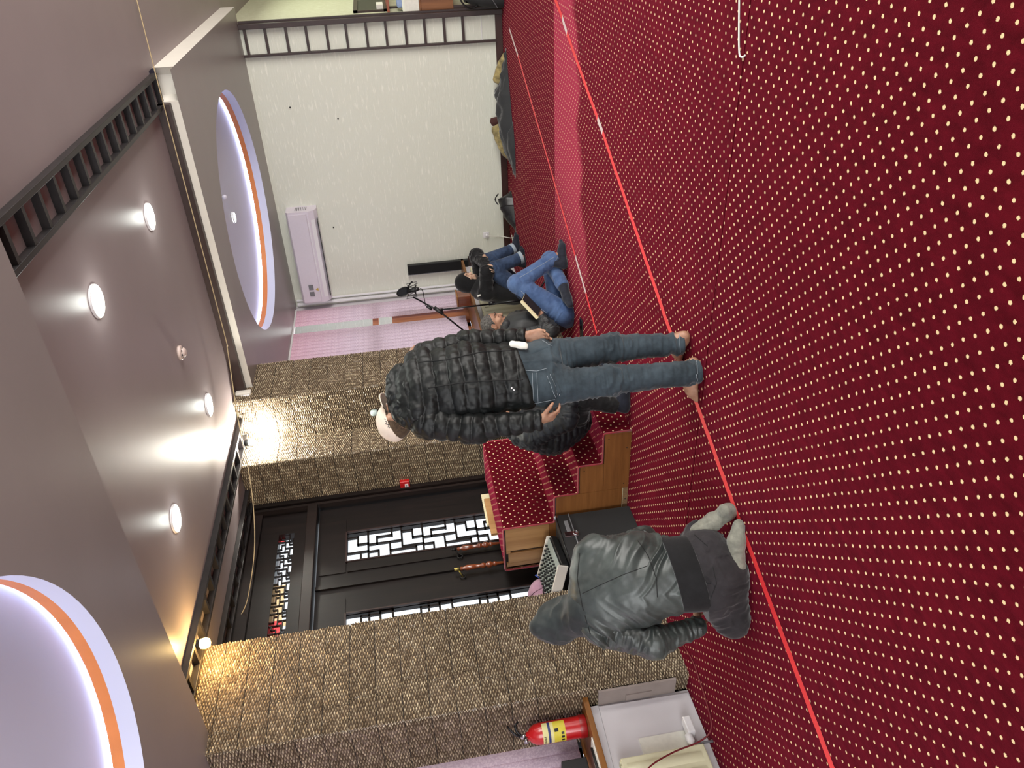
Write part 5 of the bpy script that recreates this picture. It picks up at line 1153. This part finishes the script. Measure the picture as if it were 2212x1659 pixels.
bbo = bb_.mesh('body', .0056, M_SK1, smooth=1); adopt(bbo, B)
bt = Sdf(); bfl = (bf, .80); bt.cap(W(1196, 692, e0), W(1135, 708, e0 + .01), .150, .165, .08, bfl); bt.cap(W(1135, 708, e0), bs, .165, .13, .08, bfl); bt.cap(nsh, fsh, .08, .08, .08); bt.cap(bs, bnk, .12, .085, .06)
adopt(bt.mesh('jacket', .0062, M_BLKJ, kfold, 1), B)
for arm, rr in (([nsh, nel, nwr], [.076, .062, .042]), ([fsh, fel, fwr], [.076, .062, .042])):
    a = Sdf(); a.chain(arm, rr, .05, None, 1); adopt(a.mesh('sleeve', .006, M_BLKJ, folds([arm], .011, 30, .16, .001, 41, .5)), B)
co_ = Sdf(); co_.chain([W(1098, 722, e0 - .09), W(1094, 702, e0 - .11), W(1096, 690, e0 - .02)], [.028, .028, .026], .03); adopt(co_.mesh('collar', .006, M_BLKJ, kfold), B)
bjn = jeans('jeans', [(W(1212, 682, e0), W(1220, 680, e0), .125, .125, None), (nhp, fhp, .115, .11, None)], [[nhp, nkn, nan], [fhp, fkn, fan]], [[.110, .082, .058], [.105, .078, .055]], M_DENIM2, B, .007, 17, h=.006)
bbj = bvh(bjn)
for pts in ([(1125, 628), (1150, 655), (1180, 675)], [(1122, 600), (1160, 578), (1196, 556)], [(1200, 565), (1208, 548)]): stroke(bbj, pts, .0018, 'stitching', M_STITCH, B, .001)
s1_ = Sdf(); foot(s1_, (-2.955, 6.40, .085), (.80, .62), .27, .040, False); adopt(s1_.mesh('sock', .0056, M_SOCKB, folds([[nan, nan + UP * .1]], .002)), B)
s2_ = Sdf(); s2_.chain([fan + (fkn - fan) * .15, fan, fan + np.array([-.06, -.10, -.01]), fan + np.array([-.09, -.17, -.02])], [.046, .045, .042, .032], .02); adopt(s2_.mesh('sock', .0056, M_SOCKB), B)
# hair, beard, brows
bcf = bfc; bcu = nrm(bup - bcf * (bup @ bcf)); bcr = np.cross(bcf, bcu); bax = np.array([bcr, bcf, bcu])
hr_ = Sdf(); hr_.ell(bhd + bcu * .034 - bcf * .022, (.083, .098, .090), bax, .01); hr_.ell(bhd + bcf * .085 - bcu * .035, (.10, .085, .105), bax, .015, True)
adopt(hr_.mesh('hair', .0045, M_HAIR, lambda co, nn: .004 * vnoise(co * 70, 3) + .003 * vnoise(co * 140, 4), 1, [(bhd - bcu * .045, -bcu)]), B)
bd2 = Sdf(); bd2.cap(bhd + bcf * .066 - bcu * .088, bhd + bcf * .078 - bcu * .080, .026, .022, .01); 
for q in (-1, 1): bd2.cap(bhd + bcf * .062 - bcu * .086, bhd + bcr * q * .052 + bcf * .016 - bcu * .058, .020, .016, .012)
bd2.cap(bhd + bcf * .088 - bcu * .050 - bcr * .02, bhd + bcf * .088 - bcu * .050 + bcr * .02, .007, None, .005)
adopt(bd2.mesh('beard', .004, M_BEARD, lambda co, nn: .0012 * vnoise(co * 160, 3)), B)
def brows(root, c, ax, sc=1.0, mat=M_BROW):
    r, f, u = ax
    for q in (-1, 1):
        part(MB().tube([c + (r * q * .014 + f * .0945 + u * .027) * sc, c + (r * q * .030 + f * .090 + u * .032) * sc, c + (r * q * .048 + f * .078 + u * .028) * sc], [.003, .0045, .002], 6), 'eyebrow', mat, root)
        part(MB().tube([c + (r * q * .019 + f * .0855 + u * .000) * sc, c + (r * q * .031 + f * .0885 + u * -.003) * sc, c + (r * q * .043 + f * .0825 + u * .000) * sc], [.0015, .002, .0015], 6), 'eyelash', mat, root)
brows(B, bhd, bax, 1.02)
# book
bk2 = empty('open_book', tuple(W(1145, 657, e0 - .17)), 'dark-covered book held up by the man reading, cream pages showing', 'book')
p0, p1, p2 = Vector(W(1161, 684, e0 - .26)), Vector(W(1128, 649, e0 - .28)), Vector(W(1137, 628, e0 - .16))
ex = (p1 - p0); ey = (p2 - p1); ez = ex.cross(ey).normalized()
def bookbox(x0, x1, y0, y1, z0, z1): m = MB().box(x0, x1, y0, y1, z0, z1); m.v = [tuple(p0 + ex * v[0] + ey * v[1] + ez * v[2]) for v in m.v]; return m
part(bookbox(0, 1, 0, 1.15, -.004, 0), 'cover', plain('book_cover', (42, 34, 32), .5, var=.3, nscale=20), bk2); part(bookbox(0, 1, 0, 1.15, .018, .022), 'cover', plain('book_cover', (42, 34, 32)), bk2); part(bookbox(.02, .98, .03, 1.12, 0, .018), 'page_block', M_TAN, bk2)
part(bookbox(-.05, 1.02, -.06, .02, -.006, .024), 'page_edge', M_TAN, bk2)

# ---- 4. hooded man --------------------------------------------------------------
H = person((-4.05, 8.5, 0), 'person sitting against the radiator hugging the knees, black hooded top, turned-up jeans')
h0 = 9.0
hh0, hs0 = W(1110, 632, h0), W(1042, 624, h0); hhd = W(1009, 606, h0 - .05); hnk = W(1034, 618, h0)
hns, hfs = W(1050, 632, h0 - .15), W(1040, 610, h0 + .15); hne, hfe = W(1052, 588, h0 - .22), W(1030, 552, h0 + .05); hnw, hfw = W(1044, 560, h0 - .12), W(1050, 575, h0 - .20)
hb = Sdf(); hb.cap(hh0, hs0, .12, .12, .06); hb.cap(hns, hfs, .05); hb.chain([hns, hne, hnw], [.045, .036, .027]); hb.chain([hfs, hfe, hfw], [.045, .036, .027])
hfc = nrm(HR * .70 - HF * .62 - UP * .22); hup = nrm(UP + HR * .1); hcu = nrm(hup - hfc * (hup @ hfc)); hcr = np.cross(hfc, hcu); hax = np.array([hcr, hfc, hcu])
head(hb, hhd, hfc, hup, 1.0, neck=hnk, ears=False); hb.cap(hs0, hnk, .09, .06, .05); hand(hb, hfw, W(1054, 584, h0 - .26) - hfw, -HR * .3 - UP, 1, .18, .7); hand(hb, hnw, W(1040, 545, h0) - hnw, -HR, -1, .18, .7)
hnh, hfh = W(1125, 628, h0 - .08), W(1122, 622, h0 + .1); hnk_, hfk = W(1062, 583, h0 - .14), W(1056, 562, h0 + .10); hna, hfa = W(1126, 556, h0 - .08), W(1108, 538, h0 + .22)
hb.chain([hnh, hnk_, hna], [.07, .05, .035]); hb.chain([hfh, hfk, hfa], [.07, .05, .035]); adopt(hb.mesh('body', .0058, M_SK2), H)
ht = Sdf(); hfl = (nrm(HR * .9 - HF * .3), .85); ht.cap(hh0, hs0, .165, .15, .08, hfl); ht.cap(hns, hfs, .09, .09, .08); ht.cap(hs0, hnk, .12, .08, .05); adopt(ht.mesh('hoodie', .0065, M_BLKH, kfold), H)
for arm, rr in (([hns, hne, hnw], [.085, .072, .050]), ([hfs, hfe, hfw], [.085, .074, .050])):
    a = Sdf(); a.chain(arm, rr, .05, None, 1); adopt(a.mesh('sleeve', .0062, M_BLKH, folds([arm], .008, 24, .16, .001, 51, .4)), H)
ho = Sdf(); ho.ell(hhd + hcu * .012 - hfc * .028, (.106, .122, .128), hax, .02); ho.cap(hhd - hcu * .04 - hfc * .04, hnk, .085, .10, .05); ho.ell(hhd + hfc * .125 - hcu * .025, (.066, .078, .092), hax, .012, True)
adopt(ho.mesh('hood', .0056, M_BLKH, lambda co, nn: .004 * vnoise(co * 14, 8)), H)
bd3 = Sdf(); bd3.cap(hhd + hfc * .064 - hcu * .090, hhd + hfc * .074 - hcu * .084, .026, .022, .01)
for q in (-1, 1): bd3.cap(hhd + hfc * .060 - hcu * .086, hhd + hcr * q * .052 + hfc * .016 - hcu * .055, .020, .016, .012)
adopt(bd3.mesh('beard', .0045, M_BEARD), H); brows(H, hhd, hax)
hj = jeans('jeans', [(W(1120, 628, h0), W(1124, 624, h0), .12, .12, None), (hnh, hfh, .11, .11, None)], [[hnh, hnk_, hna], [hfh, hfk, hfa]], [[.108, .084, .066], [.105, .082, .064]], M_DENIM3, H, .007, 23, h=.0062)
M_CUFF = plain('turned_cuff', (158, 170, 180), .8, var=.1)
for kk, aa, r_ in ((hnk_, hna, .069), (hfk, hfa, .067)):
    d_ = nrm(aa - kk); cfm = Sdf(); cfm.cap(aa - d_ * .03, aa + d_ * .012, r_ + .004, r_ + .004, .01, None, 1); adopt(cfm.mesh('turned_cuff', .0055, M_CUFF, None, 1, [(aa - d_ * .03, -d_)]), H)
for an, td in (((-3.93, 8.62, .085), (.78, .62)), ((-3.90, 9.02, .085), (.70, .72))):
    q_ = Sdf(); foot(q_, an, td, .26, .042, False); adopt(q_.mesh('sock', .006, M_SOCKB), H)
o = Sdf(); o.chain([W(1032, 640, h0 - .2), W(1044, 634, h0 - .22)], [.010, .008], .01); adopt(o.mesh('shirt_collar', .003, M_PAPER), H)

# ---- 5. man on the pulpit steps, behind the standing man -------------------------
Fp = person((-3.4, 4.7, 0), 'person sitting on the pulpit steps, dark padded jacket, half hidden by the standing person')
q0 = 5.72
fh0, fs0 = W(1246, 922, q0 + .06), W(1140, 928, q0 + .02); fhd = W(1070, 900, q0 - .0); fnk = W(1108, 915, q0)
fns, ffs = W(1150, 942, q0 - .15), W(1145, 905, q0 + .2); fne, ffe = W(1225, 905, q0 - .28), W(1225, 862, q0 + .05); fnw, ffw = W(1235, 862, q0 - .28), W(1215, 835, q0 - .05)
up_ = np.array([.06, 0, .06]); fh0, fhn, fhf = fh0 + up_, W(1256, 908, q0 - .02) + up_, W(1250, 896, q0 + .2) + up_
fb = Sdf(); fb.cap(fh0, fs0, .12, .12, .06); fb.cap(fns, ffs, .05); fb.chain([fns, fne, fnw], [.045, .036, .027]); fb.chain([ffs, ffe, ffw], [.045, .036, .027]); head(fb, fhd, HR * .9 - UP * .35 + HF * .1, UP + HR * .3, 1.0, neck=fnk); fb.cap(fs0, fnk, .09, .06, .05)
hand(fb, fnw, HR, -UP, 1, .18, .6); hand(fb, ffw, HR, -UP, -1, .18, .6)
fkn_, fkf = W(1262, 858, q0 - .22), W(1250, 808, q0 + .05); fan_, faf = np.array([-3.20, 4.40, .10]), np.array([-3.18, 4.86, .10])
fb.chain([fhn, fkn_, fan_], [.07, .05, .035]); fb.chain([fhf, fkf, faf], [.07, .05, .035]); adopt(fb.mesh('body', .0062, M_SK1), Fp)
ft = Sdf(); ffl = (nrm(HR * .95 + HF * .1), .88); ft.cap(fh0, W(1190, 932, q0 + .02), .165, .180, .08, ffl); ft.cap(W(1190, 932, q0 + .02), fs0, .180, .145, .08, ffl); ft.cap(fns, ffs, .09, .09, .08); ft.cap(fs0, fnk, .13, .09, .06); adopt(ft.mesh('jacket', .0062, M_PUFF2, quilt(.048, .010, None, 9)), Fp)
for arm, rr in (([fns, fne, fnw], [.088, .072, .050]), ([ffs, ffe, ffw], [.085, .07, .05])):
    a = Sdf(); a.chain(arm, rr, .05, None, 1); adopt(a.mesh('sleeve', .006, M_PUFF2, quilt(.045, .008, [arm], 11)), Fp)
hdf = Sdf(); hdf.ell(fhd, (.09, .10, .11), None, .02); adopt(hdf.mesh('knit_hat', .006, M_BLKH, None, 1, [(fhd - UP * .02, -UP)]), Fp)
jeans('trousers', [(fhn, fhf, .12, .11, None)], [[fhn, fkn_, fan_], [fhf, fkf, faf]], [[.092, .078, .058], [.088, .076, .056]], M_BLKH, Fp, .006, 29, h=.0065)
for an, td in ((fan_, (.9, .15)), (faf, (.9, .3))):
    q_ = Sdf(); foot(q_, (an[0], an[1], .085), td, .27, .042, False); adopt(q_.mesh('sock', .006, M_SOCKB), Fp)
for p_ in (S, K, B, H, Fp):
    if 'group' in p_: del p_['group']
